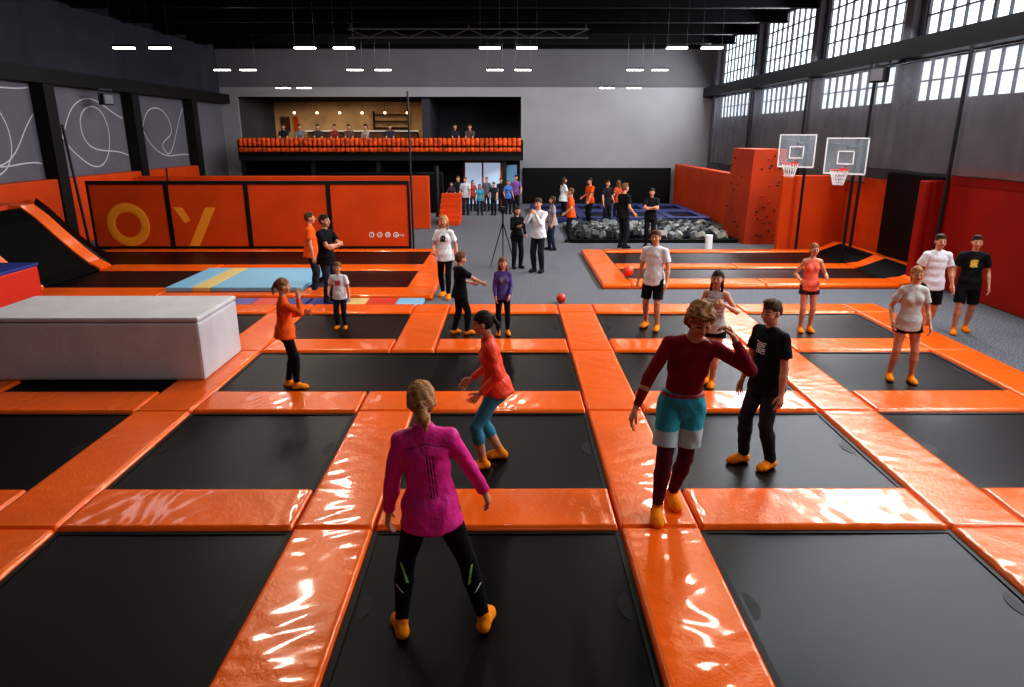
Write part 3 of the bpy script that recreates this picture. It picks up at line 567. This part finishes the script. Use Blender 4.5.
def body(J,sex,q):
    f=Fld(); T=TORSO[sex]
    for a,b in zip(T[:-1],T[1:]): f.seg(J['sp'](a[0]),J['sp'](b[0]),a[1],b[1],.018,J['frm'](a[0])[0],a[2],b[2])
    f.seg(J['shl'],J['shr'],.026,.026,.02)
    for n_ in 'lr':
        f.seg(J['sp'](.3),J['sh'+n_],.022,.024,.02)
        S,el,wr=J['arm'+n_]; w=1 if sex=='m' else .88; f.seg(S,el,.028*w,.0215*w,.012); f.seg(el,el+(wr-el)*.35,.0215*w,.0225*w,.008); f.seg(el+(wr-el)*.35,wr,.0225*w,.0145,.008,J['f1'][1],.0225*w,.012)
        hand(f,J,n_,q.get('c'+n_,.35),None)
        hip,kn,an,tf=J['leg'+n_]; f.seg(hip,kn,.050,.0315,.02); f.seg(kn,kn+(an-kn)*.3,.0315,.033,.01); f.seg(kn+(an-kn)*.3,an,.033,.0195,.01)
        foot(f,J,n_,0)
        f.ell(J['pel']+J['f0'][0]*(-.042 if n_=='l' else .042)-J['f0'][1]*.022-A_(0,0,.012),J['f0'],(.048,.05,.05),.02)
        if sex=='f': f.ell(J['sp'](.2)+J['f1'][0]*(-.036 if n_=='l' else .036)+J['f1'][1]*.040,J['f1'],(.030,.026,.030),.015)
    hs=J['hs'];C=J['C'];hf=J['hf']; P=lambda x,y,z:C+(hf[0]*x+hf[1]*y+hf[2]*z)*hs
    f.seg(J['nb']-J['f1'][2]*.02,P(0,-.014,-.025),.032 if sex=='m' else .027,.028 if sex=='m' else .024,.012)
    f.ell(P(0,-.008,.012),hf,(.0435*hs,.055*hs,.05*hs),.01); f.ell(P(0,.016,-.02),hf,(.036*hs,.036*hs,.046*hs),.018); f.ell(P(0,.034,-.052),hf,(.018*hs,.015*hs,.012*hs),.014)
    for s in(-1,1):
        f.ell(P(.018*s,.056,-.003),hf,(.012*hs,.011*hs,.008*hs),.006,1); f.ell(P(.017*s,.042,-.004),hf,(.010*hs,.010*hs,.009*hs),.002)
        f.ell(P(.0445*s,-.004,-.012),hf,(.006*hs,.013*hs,.018*hs),.003); f.ell(P(.024*s,.036,-.024),hf,(.014*hs,.012*hs,.013*hs),.012)
    f.seg(P(0,.048,.0),P(0,.062,-.021),.005*hs,.0078*hs,.006); f.seg(P(-.011,.0485,-.037),P(.011,.0485,-.037),.0042*hs,.0042*hs,.003)
    return f
def foot(f,J,n_,e):
    hip,kn,an,tf=J['leg'+n_]; g=an[2]-.04; s=-1 if n_=='l' else 1
    h=A_(an[0],an[1],g)
    f.seg(an,h-tf[1]*.014+A_(0,0,.022),.0205+e,.0205+e,.01)
    f.seg(h-tf[1]*.018+A_(0,0,.021),h+tf[1]*.06+A_(0,0,.0185),.0205+e,.0245+e,.01,tf[0],.0205+e,.0185+e*.8)
    f.seg(h+tf[1]*.03+A_(0,0,.033),h+tf[1]*.07+A_(0,0,.018),.019+e,.0235+e,.012)
    f.seg(h+tf[1]*.06+A_(0,0,.0165),h+tf[1]*.092+A_(0,0,.0145),.0245+e,.02+e,.01,tf[0],.0165+e*.8,.0125+e*.8)
def person(label,px,yf,yh,face=180,z0=BED-.02,sex='m',hs=1.,res=.009,top=('tee',(20,20,22)),bot=(('jeans',(40,42,52)),),sock=(235,120,25),hair=('short',(70,45,28)),skin=(202,142,112),q={},prints=(),group=None,pos=None,H=None):
    J=skeleton(sex,hs,q)
    base=pos or at(px,yf,z0); base=Vector((base[0],base[1],z0))
    if H is None: H=(onY(px,yh,base.y).z-z0)/J['top']
    root=thing('person',label,'person',tuple(base),R(face),group); h=res/H
    sk=skinm(skin)
    def out(f,name,ms,amp=0,hh=h,paints=(),parent=None):
        me,P,Q=f.mesh(hh,H,name)
        if amp:
            N=np.zeros(len(P)*3); me.vertex_normals.foreach_get('vector',N); N=N.reshape(-1,3); x,y,z=P.T
            if name=='hair': w=(np.sin(150*x+4*np.sin(70*z)+3*np.sin(60*y))*np.sin(120*y+4*np.sin(80*z+px))+.7*np.sin(110*z+120*x+4*np.sin(60*y))) if hair[0]=='curly' else (np.sin(230*x+60*y+4*np.sin(40*z)+3*np.sin(50*y))+.5*np.sin(150*x-90*z))
            else:
                w=np.sin(42*z+3*np.sin(14*x+11*y+px)+px)*np.sin(17*x+13*y+7*z+px*.7)+.5*np.sin(75*z+6*np.sin(18*x+15*y+px)+14*x)
                r1=np.abs(np.sin(30*z+22*x+9*y+2.5*np.sin(19*y+px)+px)); w=w*.7+.9*(1-r1)**2*np.sin(9*z+12*x+px)
            me.vertices.foreach_set('co',((P+N*(amp*w)[:,None])*H).ravel())
        ms=list(ms)
        if paints:
            c=P[Q].mean(1); mi=np.zeros(len(Q),np.int32)
            for fn,m in paints:
                k=fn(c)
                if m not in ms: ms.append(m)
                mi[k]=ms.index(m)
            for m in ms: me.materials.append(m)
            me.polygons.foreach_set('material_index',mi); o=bpy.data.objects.new(name,me); COL.objects.link(o); o.parent=root; me.update(); return o
        return link(name,me,ms,root,True)
    hf=J['hf'];C=J['C']
    def hl(c): r=(c-C)/hs; return r@hf[0],r@hf[1],r@hf[2]
    def eyes(c): x,y,z=hl(c); return (y>.04)&(np.abs(np.abs(x)-.017)<.0085)&(np.abs(z+.004)<.0042)
    def brow(c): x,y,z=hl(c); return (y>.038)&(np.abs(np.abs(x)-.018)<.012)&(np.abs(z-.0095-.1*(.018-np.abs(x)))<.0026)
    def lips(c): x,y,z=hl(c); return (y>.04)&(np.abs(x)<.013)&(np.abs(z+.037)<.0036)
    # scalp hair painted on the head too, so the hair mesh has no hard brim
    def scalp(c): x,y,z=hl(c); return ((z>.028-.25*np.minimum(y,.03)+.0)&(y<.052)&(z>.02)&(np.abs(x)<.06))|((y<-.012)&(z>-.04)&(z<.08)&(np.abs(x)<.0445))
    hm=mat('hair_%d_%d'%(hair[1][0],hair[1][2]),hair[1],.65,bump=(60,.6),var=(25,.35),spec=.25)
    out(body(J,sex,q),'body',[sk],paints=((scalp,hm),(eyes,EYE),(brow,hm),(lips,LIP)))
    st=hair[0]; f=Fld(); P=lambda x,y,z:C+(hf[0]*x+hf[1]*y+hf[2]*z)*hs; e={'curly':.010,'short':.0038}.get(st,.0042)
    f.ell(P(0,-.012,.015),hf,((.0435+e)*hs,(.054+e)*hs,(.05+e)*hs),.008)
    if st=='curly': 
        for s in(-1,1): f.ell(P(.041*s,-.010,-.018),hf,(.017*hs,.034*hs,.040*hs),.012)
        f.ell(P(.0,-.044,-.024),hf,(.042*hs,.028*hs,.044*hs),.012); f.ell(P(.016,.030,.046),hf,(.036*hs,.03*hs,.018*hs),.012); f.ell(P(-.02,.024,.044),hf,(.028*hs,.026*hs,.016*hs),.012)
    if st in('short',): f.ell(P(0,-.034,-.010),hf,(.042*hs,.031*hs,.034*hs),.012); f.ell(P(.010,.014,.056),hf,(.028*hs,.026*hs,.010*hs),.014)
    if st in('bun','pony','long','tied'): f.ell(P(0,-.03,-.008),hf,(.044*hs,.034*hs,.037*hs),.01)
    f.ell(P(0,.076,-.030),hf,(.062*hs,.060*hs,.068*hs),.010,1)
    for s in(-1,1): f.ell(P(.05*s,.018,-.04),hf,(.02*hs,.03*hs,.035*hs),.005,1)
    if st=='bun': f.ell(P(0,-.072,.012),hf,(.025*hs,.02*hs,.027*hs),.004)
    if st=='tied':
        f.ell(P(0,-.066,-.002),hf,(.017*hs,.016*hs,.016*hs),.003); f.seg(P(0,-.07,-.008),P(.004,-.088,-.04),.015*hs,.018*hs,.004); f.seg(P(.004,-.088,-.04),P(.008,-.080,-.085),.018*hs,.006*hs,.006)
    if st=='pony': f.ell(P(0,-.064,.02),hf,(.015*hs,.014*hs,.015*hs),.006); f.seg(P(0,-.066,.02),P(0,-.086,-.03),.012*hs,.014*hs,.006); f.seg(P(0,-.086,-.03),P(0,-.080,-.085),.014*hs,.005*hs,.006)
    if st=='long': f.seg(P(0,-.04,-.0),P(0,-.048,-.12),.046*hs,.038*hs,.01,hf[0],.028*hs,.014*hs); [f.seg(P(.042*s,-.012,.0),P(.046*s,.004,-.105),.013*hs,.011*hs,.008) for s in (-1,1)]
    out(f,'hair',[hm],amp=.0034 if st=='curly' else .0009)
    if st in('pony','tied'):
        f=Fld(); z_=.016 if st=='pony' else -.006; f.ell(P(0,-.074,z_),hf,(.0165*hs,.006*hs,.0165*hs),.003); out(f,'hair_tie',[DK])
    kind=top[0]; T=TORSO[sex]; e={'tee':.0085,'tank':.005,'long':.0075,'jacket':.008,'tight':.0035}[kind]
    f=Fld(); lowu={'tee':-.062,'tank':-.045,'long':-.05,'jacket':-.035,'tight':.03}[kind]
    if len(top)>2: lowu=top[2]
    if kind=='tight':
        seq=[(lowu,T[2][1]+.010,T[2][2]+.008)]+[(u,x+e,y+e) for u,x,y in T[2:]]
    else:
        hr_={'tee':(.112,.092),'tank':(.108,.090),'long':(.11,.092),'jacket':(.108,.094)}[kind]
        seq=[(lowu,hr_[0],hr_[1]),(.02,hr_[0]-.010,hr_[1]-.010),(T[2][0],T[2][1]+e+.008,T[2][2]+e+.008)]+[(u,x+e,y+e) for u,x,y in T[3:]]
    for i,(a,b) in enumerate(zip(seq[:-1],seq[1:])):
        if i==0 and kind!='tight':
            for sx in (-.036,0,.036):
                o_=J['f0'][0]*sx-J['f0'][1]*.010; f.seg(J['sp'](a[0])+o_,J['sp'](b[0])+o_*.6,a[1]-abs(sx)*.95,b[1]-abs(sx)*.95,.01,J['f0'][0],a[2]-(.004 if sx else 0),b[2]-(.004 if sx else 0),f0=1)
        else: f.seg(J['sp'](a[0]),J['sp'](b[0]),a[1],b[1],.012,J['frm'](a[0])[0],a[2],b[2],f0=(i==0))
    f.seg(J['shl']*(1 if kind!='tank' else .8)+(0 if kind!='tank' else J['shr']*.2),J['shr']*(1 if kind!='tank' else .8)+(0 if kind!='tank' else J['shl']*.2),.026+e*.7,.026+e*.7,.016)
    for n_ in 'lr':
        S,el,wr=J['arm'+n_]; D=nr(el-S); w=1 if sex=='m' else .88
        sh=J['sh'+n_]; 
        if kind!='tank': f.seg(J['sp'](.298),sh,.0225+e*.6,.024+e*.7,.016)
        else: f.seg(J['sp'](.292),J['sp'](.28)+(sh-J['sp'](.272))*.6,.02+e,.02+e,.014)
        if sex=='f': f.ell(J['sp'](.2)+J['f1'][0]*(-.036 if n_=='l' else .036)+J['f1'][1]*.04,J['f1'],(.030+e,.026+e,.030+e),.02)
        if kind=='tee': f.seg(S,S+D*.108,.028*w+e,.0315*w+e*1.3,.01,f1=1)
        elif kind!='tank': f.seg(S,el,.028*w+e,.0225*w+e,.01); f.seg(el,el+(wr-el)*.93,.0235*w+e,.0155+e*.8,.008,f1=1)
    if kind=='jacket': f.seg(J['sp'](.29),J['sp'](.325)+J['f1'][1]*.004,.037,.033,.008,f1=1)
    pts=[]
    ch=J['sp'](.2); f1=J['f1']
    for sgn,strokes,m in prints:
        def fn(c,sgn=sgn,strokes=strokes):
            r=c-ch; x=r@f1[0]; y=r@f1[1]*sgn; z=r@f1[2]; k=np.zeros(len(c),bool)
            for (xa,za,xb,zb,w) in strokes:
                dx,dz=xb-xa,zb-za; t=np.clip(((x-xa)*dx+(z-za)*dz)/(dx*dx+dz*dz+1e-9),0,1); k|=((x-xa-t*dx)**2+(z-za-t*dz)**2<w*w)
            return k&(y>.0)&(np.abs(x)<.072)
        pts.append((fn,m))
    out(f,{'tee':'t_shirt','tank':'tank_top','long':'sweatshirt','jacket':'jacket','tight':'long_sleeve_top'}[kind],[cloth(top[1],kind=='jacket')],amp={'tank':.001,'tight':.0011,'jacket':.0034}.get(kind,.0028),paints=pts)
    for bi,bo in enumerate(bot):
        kind=bo[0]; e={'leggings':.002,'capri':.004,'jeans':.008,'trousers':.008,'shorts':.010,'mini':.007}[kind]; f=Fld()
        ee=e*.6 if kind=='shorts' else e*.3
        for a,b in ((T[0],T[1]),(T[1],(.055,T[2][1]*.6+T[1][1]*.4,T[2][2]*.6+T[1][2]*.4))):
            f.seg(J['sp'](a[0]),J['sp'](b[0]),a[1]+ee+.002,b[1]+ee+.002,.014,J['f0'][0],a[2]+ee+.002,b[2]+ee+.002,f1=(b[0]>.05))
        for n_ in 'lr':
            hip,kn,an,tf=J['leg'+n_]; f.ell(J['pel']+J['f0'][0]*(-.042 if n_=='l' else .042)-J['f0'][1]*.022-A_(0,0,.012),J['f0'],(.050+ee,.052+ee,.052+ee),.02)
            if kind in('shorts','mini'):
                tt=(bo[3] if len(bo)>3 else .84) if kind=='shorts' else .36; off=J['f0'][0]*(-.006 if n_=='l' else .006); f.seg(hip,hip+(kn-hip)*tt+off,.052+e*.6,(.042 if kind=='shorts' else .05)+e,.005 if kind=='shorts' else .012,f1=1)
            else:
                f.seg(hip,kn,.050+e*.6,.0315+e*1.1,.012 if kind in('jeans','trousers') else .018); ka=kn+(an-kn)*.3; f.seg(kn,ka,.0315+e*1.1,.033+e,.01)
                te={'capri':.45,'leggings':.9,'jeans':.97,'trousers':.97}[kind]; r1=.033+(.0195-.033)*max(0,(te-.3)/.7)
                f.seg(ka,kn+(an-kn)*te,.033+e,r1+e*1.3,.01,f1=1)
        pts=[]
        if len(bo)>2:
            for fn,m in bo[2](J): pts.append((fn,m))
        out(f,{'mini':'shorts','jeans':'jeans','trousers':'trousers','shorts':'shorts','leggings':'leggings','capri':'leggings'}[kind],[cloth(bo[1])],amp=.0004 if kind in('leggings','capri') else .0022,paints=pts)
    shoe=sock[0]<60 or (sock[0]>200 and sock[2]>180)
    for n_ in 'lr':
        hip,kn,an,tf=J['leg'+n_]; f=Fld(); foot(f,J,n_,.0035 if not shoe else .006); D=nr(kn-an); f.seg(an-D*.005,an+D*.035,.0235,.0245,.006,f1=1)
        out(f,'shoe' if shoe else 'sock',[cloth(sock)])
    return root
W3=mat('print_white',(225,225,228),.7); DK=mat('print_dark',(24,20,34),.7); GRN=mat('print_green',(150,215,120),.6); YLP=mat('print_yellow',(220,190,70),.7); GRY=mat('print_grey',(120,120,125),.7)
OS=(242,138,22); BK=(14,14,16)
def scrib(n,w,cx=0,cz=0,a=.03,s=1):
    rs=random.Random(n); L=[]
    for k in range(6):
        z=cz+.03-k*.012; x=cx-a+rs.random()*.012
        while x<cx+a: d=.006+rs.random()*.008; L.append((x,z+rs.uniform(-.003,.003),min(x+d,cx+a),z+rs.uniform(-.003,.003),w)); x+=d+.005
    return L
def stripesleg(J):
    def mk(n_,ta,tb,off,w):
        hip,kn,an,tf=J['leg'+n_]; a=kn+(an-kn)*ta; b=kn+(an-kn)*tb; s=-1 if n_=='l' else 1
        def fn(c):
            d=b-a; t=np.clip(((c-a)@d)/(d@d),0,1); r=c-a-t[:,None]*d; side=r@J['f0'][0]*s; bk=-(r@J['f0'][1]); return (t>0)&(t<1)&(np.abs(side-bk*.2-off+.03*(t-.5))<w)&(bk>-.01)
        return fn
    return [(mk('l',.0,.3,-.006,.0045),GRN),(mk('r',.0,.3,-.006,.0045),GRN),(mk('l',.34,.46,.008,.0035),W3),(mk('r',.34,.46,.008,.0035),W3)]
person('person in pink jacket and black leggings seen from behind, standing legs apart on nearest bed',444,632,382,4,sex='f',res=.005,top=('jacket',(222,46,138),-.045),bot=(('leggings',BK,stripesleg),),sock=OS,hair=('tied',(158,112,72)),
  q=dict(fl=(-.155,0,.04),fr=(.15,.01,.04),p=(-.03,0),side=-3,hl=(-.185,.06,.47),el=(-.7,-1,0),hr=(.165,.11,.50),er=(1,-.7,-.1),tl=14,tr=-14,hy=4,hp=6),
  prints=((-1,[(.004,.03,.008,-.12,.0018),(.014,.03,.018,-.12,.0018),(.024,.03,.028,-.12,.0018),(-.07,.05,.0,.072,.0013),(0,.072,.07,.05,.0013)],DK),))
person('person in coral jacket and teal cropped leggings standing in side view with bent knees',494,463,311,98,sex='f',res=.0058,top=('jacket',(234,78,52)),bot=(('capri',(64,130,152)),),sock=OS,hair=('pony',(34,24,20)),
  q=dict(fl=(-.06,.07,.04),fr=(.07,-.055,.04),p=(0,-.015),bend=.03,lean=9,hl=(-.11,.09,.50),hr=(.1,.12,.52),hy=-8,hp=6))
def shp(J): z=J['legl'][0][2]-.095; return [((lambda c: c[:,2]<z),mat('print_pale',(176,196,200),.7)),((lambda c: np.abs(c[:,2]-J['pel'][2]-.047)<.007),mat('red_band',(150,30,40),.7))]
person('person in dark red long sleeve top and turquoise shorts stepping on the orange pad',664,508,300,176,z0=ZP,sex='m',res=.0052,top=('tight',(126,18,32)),bot=(('leggings',(84,20,44)),('shorts',(56,156,172),shp,.76)),sock=OS,hair=('curly',(134,90,54)),skin=(194,132,102),
  q=dict(fr=(.045,.08,.04),fl=(-.04,-.06,.04),p=(-.045,0),side=-5,lean=7,hp=24,hy=6,hr=(.17,.08,.5),er=(1,-.6,0),hl=(-.225,.08,.83),el=(-.35,0,-1),cl=.7,tr=-4,tl=10))
person('person in black printed t-shirt and dark jeans standing side on to the pad',757,463,299,112,sex='m',res=.006,top=('tee',(20,20,23)),bot=(('jeans',(44,44,50)),),sock=OS,hair=('short',(76,50,32)),
  q=dict(fl=(-.075,-.03,.04),fr=(.055,.06,.04),hl=(-.15,.02,.47),hr=(.14,.05,.48),hp=8,hy=8),prints=((1,scrib(3,.003,0,.0,.035),W3),))
person('person in orange hoodie and black leggings with hand at face near white block',291,388,278,-72,sex='f',res=.0075,top=('long',(232,94,28)),bot=(('leggings',BK),),sock=OS,hair=('pony',(130,88,56)),q=dict(fl=(-.05,-.02,.04),fr=(.04,.05,.04),hr=(.05,.13,.83),er=(.6,.2,-1),hl=(-.07,.16,.66),hp=5))
person('child in white printed t-shirt and dark jeans facing the camera',342,328,262,178,sex='m',hs=1.25,res=.008,top=('tee',(220,220,222)),bot=(('jeans',(34,38,52)),),sock=OS,hair=('short',(110,74,44)),q=dict(hl=(-.16,.05,.5),hr=(.14,.1,.58)),prints=((1,scrib(5,.006,0,-.01,.04),mat('print_red',(190,60,60),.7)),))
person('child in black t-shirt reaching an arm out towards child in purple',461,334,252,-62,sex='m',hs=1.12,res=.008,top=('tee',BK),bot=(('trousers',(22,22,26)),),sock=OS,hair=('short',(104,68,40)),q=dict(fl=(-.06,-.07,.04),fr=(.05,.06,.04),hr=(.07,.27,.62),hl=(-.1,.2,.6),hp=8))
person('child in purple sweatshirt with long hair facing the camera',503,334,257,184,sex='f',hs=1.14,res=.008,top=('long',(92,74,136)),bot=(('leggings',(26,24,32)),),sock=OS,hair=('long',(104,70,46)),q=dict(hl=(-.08,.12,.54),hr=(.1,.11,.52)),prints=((1,scrib(9,.005,0,0,.03),GRY),))
person('person in white t-shirt with blond hair walking on the carpet behind main court',446,297,215,172,z0=0,sex='f',res=.009,top=('tee',(222,222,226)),bot=(('leggings',BK),),sock=OS,hair=('long',(170,130,84)),q=dict(fl=(-.05,.08,.04),fr=(.05,-.07,.04),hr=(.1,.14,.58),hl=(-.15,.02,.5)),prints=((1,scrib(2,.006,0,0,.03),DK),))
person('person in black t-shirt and dark jeans standing with folded arms by the mats',330,305,214,-112,z0=0,sex='m',res=.009,top=('tee',BK),bot=(('jeans',(40,46,60)),),sock=(30,30,34),hair=('short',(54,38,26)),q=dict(hl=(.03,.13,.66),hr=(-.03,.14,.68),el=(-1,.2,-.6),er=(1,.2,-.6)))
person('person in orange t-shirt standing behind the person with folded arms',315,294,212,-80,z0=0,sex='m',res=.009,top=('tee',(232,94,28)),bot=(('jeans',(36,40,52)),),sock=(30,30,34),hair=('short',(84,56,36)),q=dict(hl=(-.12,.1,.55)))
person('person in white t-shirt and black shorts standing on farthest row bed',651,328,230,150,sex='m',res=.0078,top=('tee',(222,222,225)),bot=(('shorts',(22,22,26)),),sock=OS,hair=('short',(84,54,34)),q=dict(fl=(-.075,.04,.04),fr=(.07,-.04,.04),hl=(-.15,.05,.5),hr=(.15,.03,.5)))
person('person in pale tank top and black shorts partly hidden behind the red top',709,384,270,150,sex='f',res=.0078,top=('tank',(196,190,186)),bot=(('mini',BK),),sock=OS,hair=('long',(50,32,24)),q=dict(fl=(-.03,.04,.04),fr=(.03,-.04,.04),hl=(-.1,.12,.74),hr=(.12,.1,.62)),prints=((1,[(-.06,z,.06,z,.003) for z in (-.1,-.07,-.04,-.01,.02,.05)],DK),(-1,[(-.06,z,.06,z,.003) for z in (-.1,-.07,-.04,-.01,.02,.05)],DK)))
person('person in coral tank top and dark shorts bouncing in the farthest row at right',804,331,243,176,sex='f',res=.008,top=('tank',(236,112,88)),bot=(('mini',(60,26,50)),),sock=OS,hair=('tied',(130,80,48)),q=dict(fl=(-.05,.0,.04),fr=(.055,.02,.04),hl=(-.13,.13,.64),hr=(.14,.1,.6)))
person('person in pale grey t-shirt and black shorts with bare legs on the far right bed',899,380,266,168,sex='f',res=.0075,top=('tee',(194,188,182)),bot=(('mini',(20,20,24)),),sock=OS,hair=('tied',(140,98,62)),q=dict(fl=(-.08,.02,.04),fr=(.075,-.03,.04),hl=(-.14,.08,.52),hr=(.15,.06,.54)))
person('person in white t-shirt and black shorts walking on the carpet at far right',924,333,234,172,z0=0,sex='m',res=.008,top=('tee',(222,222,226)),bot=(('shorts',(24,24,30)),),sock=OS,hair=('short',(60,40,26)),q=dict(fl=(-.05,-.09,.04),fr=(.07,.07,.04),hl=(-.16,.06,.5),hr=(.16,.02,.5)))
person('person in black t-shirt with yellow print at the far right edge of the carpet',960,332,235,158,z0=0,sex='m',res=.008,top=('tee',(22,22,24)),bot=(('shorts',(18,18,22)),),sock=OS,hair=('short',(50,34,24)),q=dict(fl=(-.05,-.08,.04),fr=(.08,.09,.04),hl=(-.16,.05,.5),hr=(.16,.04,.5)),prints=((1,scrib(8,.007,0,0,.03),YLP),))
person('person in white shirt and dark trousers holding a camera up by the tripod',538,272,198,150,z0=0,sex='m',res=.0095,top=('long',(212,212,216)),bot=(('trousers',(32,32,40)),),sock=(24,24,26),hair=('short',(54,38,26)),q=dict(hl=(-.04,.16,.8),hr=(.05,.16,.8),hp=5))
person('person in black top standing behind the camera tripod',517,268,206,200,z0=0,sex='f',res=.0095,top=('long',BK),bot=(('jeans',(28,32,42)),),sock=(24,24,26),hair=('long',(40,28,22)),q=dict(hr=(.06,.2,.7),hl=(-.12,.08,.55)))
far=[(552,250,196,100,'f',(150,148,155),(40,48,70),'person in grey top and blue jeans behind the photographer'),
(570,242,188,80,'m',(226,88,26),(28,28,34),'person in orange t-shirt in front of the foam pit'),
(589,224,178,120,'m',(226,88,26),(20,20,24),'person in orange t-shirt beyond the foam pit corner'),
(606,226,180,200,'m',(30,28,34),(24,24,30),'person in black beside the orange t-shirt at the foam pit'),
(622,248,183,-60,'m',(20,20,24),(30,32,40),'tall person in black t-shirt in front of foam pit'),
(649,246,188,170,'m',(22,22,26),(22,22,26),'person in all black with folded arms near the foam pit'),
(563,222,177,-70,'f',(215,215,218),(40,40,60),'person in white t-shirt beyond the foam pit'),
(617,222,180,30,'f',(190,80,50),(30,30,36),'person in rust top among the group at the blue trampolines'),
(452,214,182,190,'f',(70,40,60),(28,28,36),'person in plum top at left of the bright doorway'),
(459,212,176,150,'m',(34,36,44),(28,28,36),'person in charcoal top behind the plum top near doorway'),
(466,215,177,170,'m',(190,190,200),(40,44,60),'person in pale grey t-shirt near the bright doorway'),
(473,211,180,200,'f',(150,60,56),(30,32,44),'person in brick red top in front of the bright doorway'),
(480,215,184,180,'f',(60,150,170),(30,34,50),'person in teal top in front of the bright doorway'),
(487,211,177,160,'m',(90,90,96),(34,34,44),'person in mid grey top in front of the bright doorway'),
(494,215,182,160,'m',(40,44,60),(26,26,30),'person in navy top in front of the bright doorway'),
(501,211,178,200,'m',(28,28,30),(30,30,36),'person in black top at right side of the doorway'),
(508,214,180,200,'f',(70,110,180),(30,30,40),'person in blue top by the light blue poster'),
(516,212,175,180,'m',(120,80,140),(30,30,36),'person in violet top at right of the doorway')]
for i,(px,yf,yh,fc,sx,tc,bc,lb) in enumerate(far):
    fa='folded' in lb
    person(lb,px,yf,yh,fc,z0=0,sex=sx,res=.013,top=('tee',tc),bot=(('jeans',bc),),sock=(26,26,30),hair=('short' if sx=='m' else 'long',[(60,42,30),(100,70,44),(40,30,26)][i%3]),q=(dict(hl=(.03,.13,.66),hr=(-.03,.14,.68),el=(-1,.2,-.6),er=(1,.2,-.6)) if fa else dict(fl=(-.06,.03*(i%3-1),.04),fr=(.06,-.03*(i%3-1),.04),hl=(-.14,.04+.05*(i%3),.5+.05*(i%2)),hr=(.14,.1,.5+.04*(i%3)))))
for i,(px,c) in enumerate(((284,(30,40,34)),(300,(110,110,116)),(318,(60,50,50)),(335,(130,50,40)),(349,(90,70,60)),(366,(170,150,140)),(390,(50,44,60)),(455,(34,34,44)),(470,(84,70,66)))):
    p=onY(px,135,34.42)
    person('spectator seated on balcony bench in %s top'%['dark green','grey','brown','brick red','tan','cream','slate','navy','taupe'][i],px,0,0,170+random.uniform(-30,30),z0=2.4,sex='mf'[i%2],res=.016,H=1.8,pos=(p.x,34.42,2.4),top=('tee',c),bot=(('jeans',(30,30,36)),),sock=(26,26,30),hair=('short',(50,36,28)),skin=(190,135,105),
      q=dict(pz=.31,fl=(-.06,.22,.04),fr=(.06,.22,.04),hl=(-.06,.2,.36),hr=(.06,.2,.36)))
# ---------------------------------------------------------------- lights
def area(name,loc,rot,sx,sy,e,c=(1,1,1)):
    l=bpy.data.lights.new(name,'AREA'); l.shape='RECTANGLE'; l.size=sx; l.size_y=sy; l.energy=e; l.color=c; o=bpy.data.objects.new(name,l); COL.objects.link(o); o.location=loc; o.rotation_euler=rot; return o
for i,y in enumerate((4.6,10.1,15.6,21.1,26.6,32.1)): area('window_light',(9.3,y,6.45),(0,R(58),0),1.6,4.6,[430,540,600,540,440,380][i],(.9,.95,1))
for (x,y,e,L) in ((-4.6,12.5,150,2.2),(4.1,12.5,150,2.2),(-4.8,17.5,165,2.6),(4.2,17.5,165,2.6),(-.3,15,60,2),(-9,11,45,2),(0,6,55,1.5),(-8,24,140,2.4),(0,25,135,2.4),(6,25,95,2.4)): area('overhead_fill',(x,y,6.9),(0,0,0),.22,L,e,(1,.93,.82))  # added unseen lamps: overhead fill and highlight streaks on the pads
area('back_wall_wash',(-1,30,6.6),(R(62),0,0),18,.6,370,(1,.98,.96))
area('left_wall_wash',(-9.5,21,6.4),(0,R(-60),0),.5,14,85,(.95,.94,1))
area('cafe_light',(-8,39,5.0),(0,0,0),8,2,110,(1,.74,.48))
area('entrance_light',(-2,31,2.1),(0,0,0),4,2,24,(1,1,1))
area('front_fill',(0,-3,6.8),(R(50),0,0),9,1.0,65,(1,.96,.9))  # added unseen fill light, high behind the camera
w=bpy.data.worlds.new('world'); SC.world=w; w.use_nodes=True; w.node_tree.nodes['Background'].inputs[0].default_value=(.6,.62,.66,1); w.node_tree.nodes['Background'].inputs[1].default_value=.025
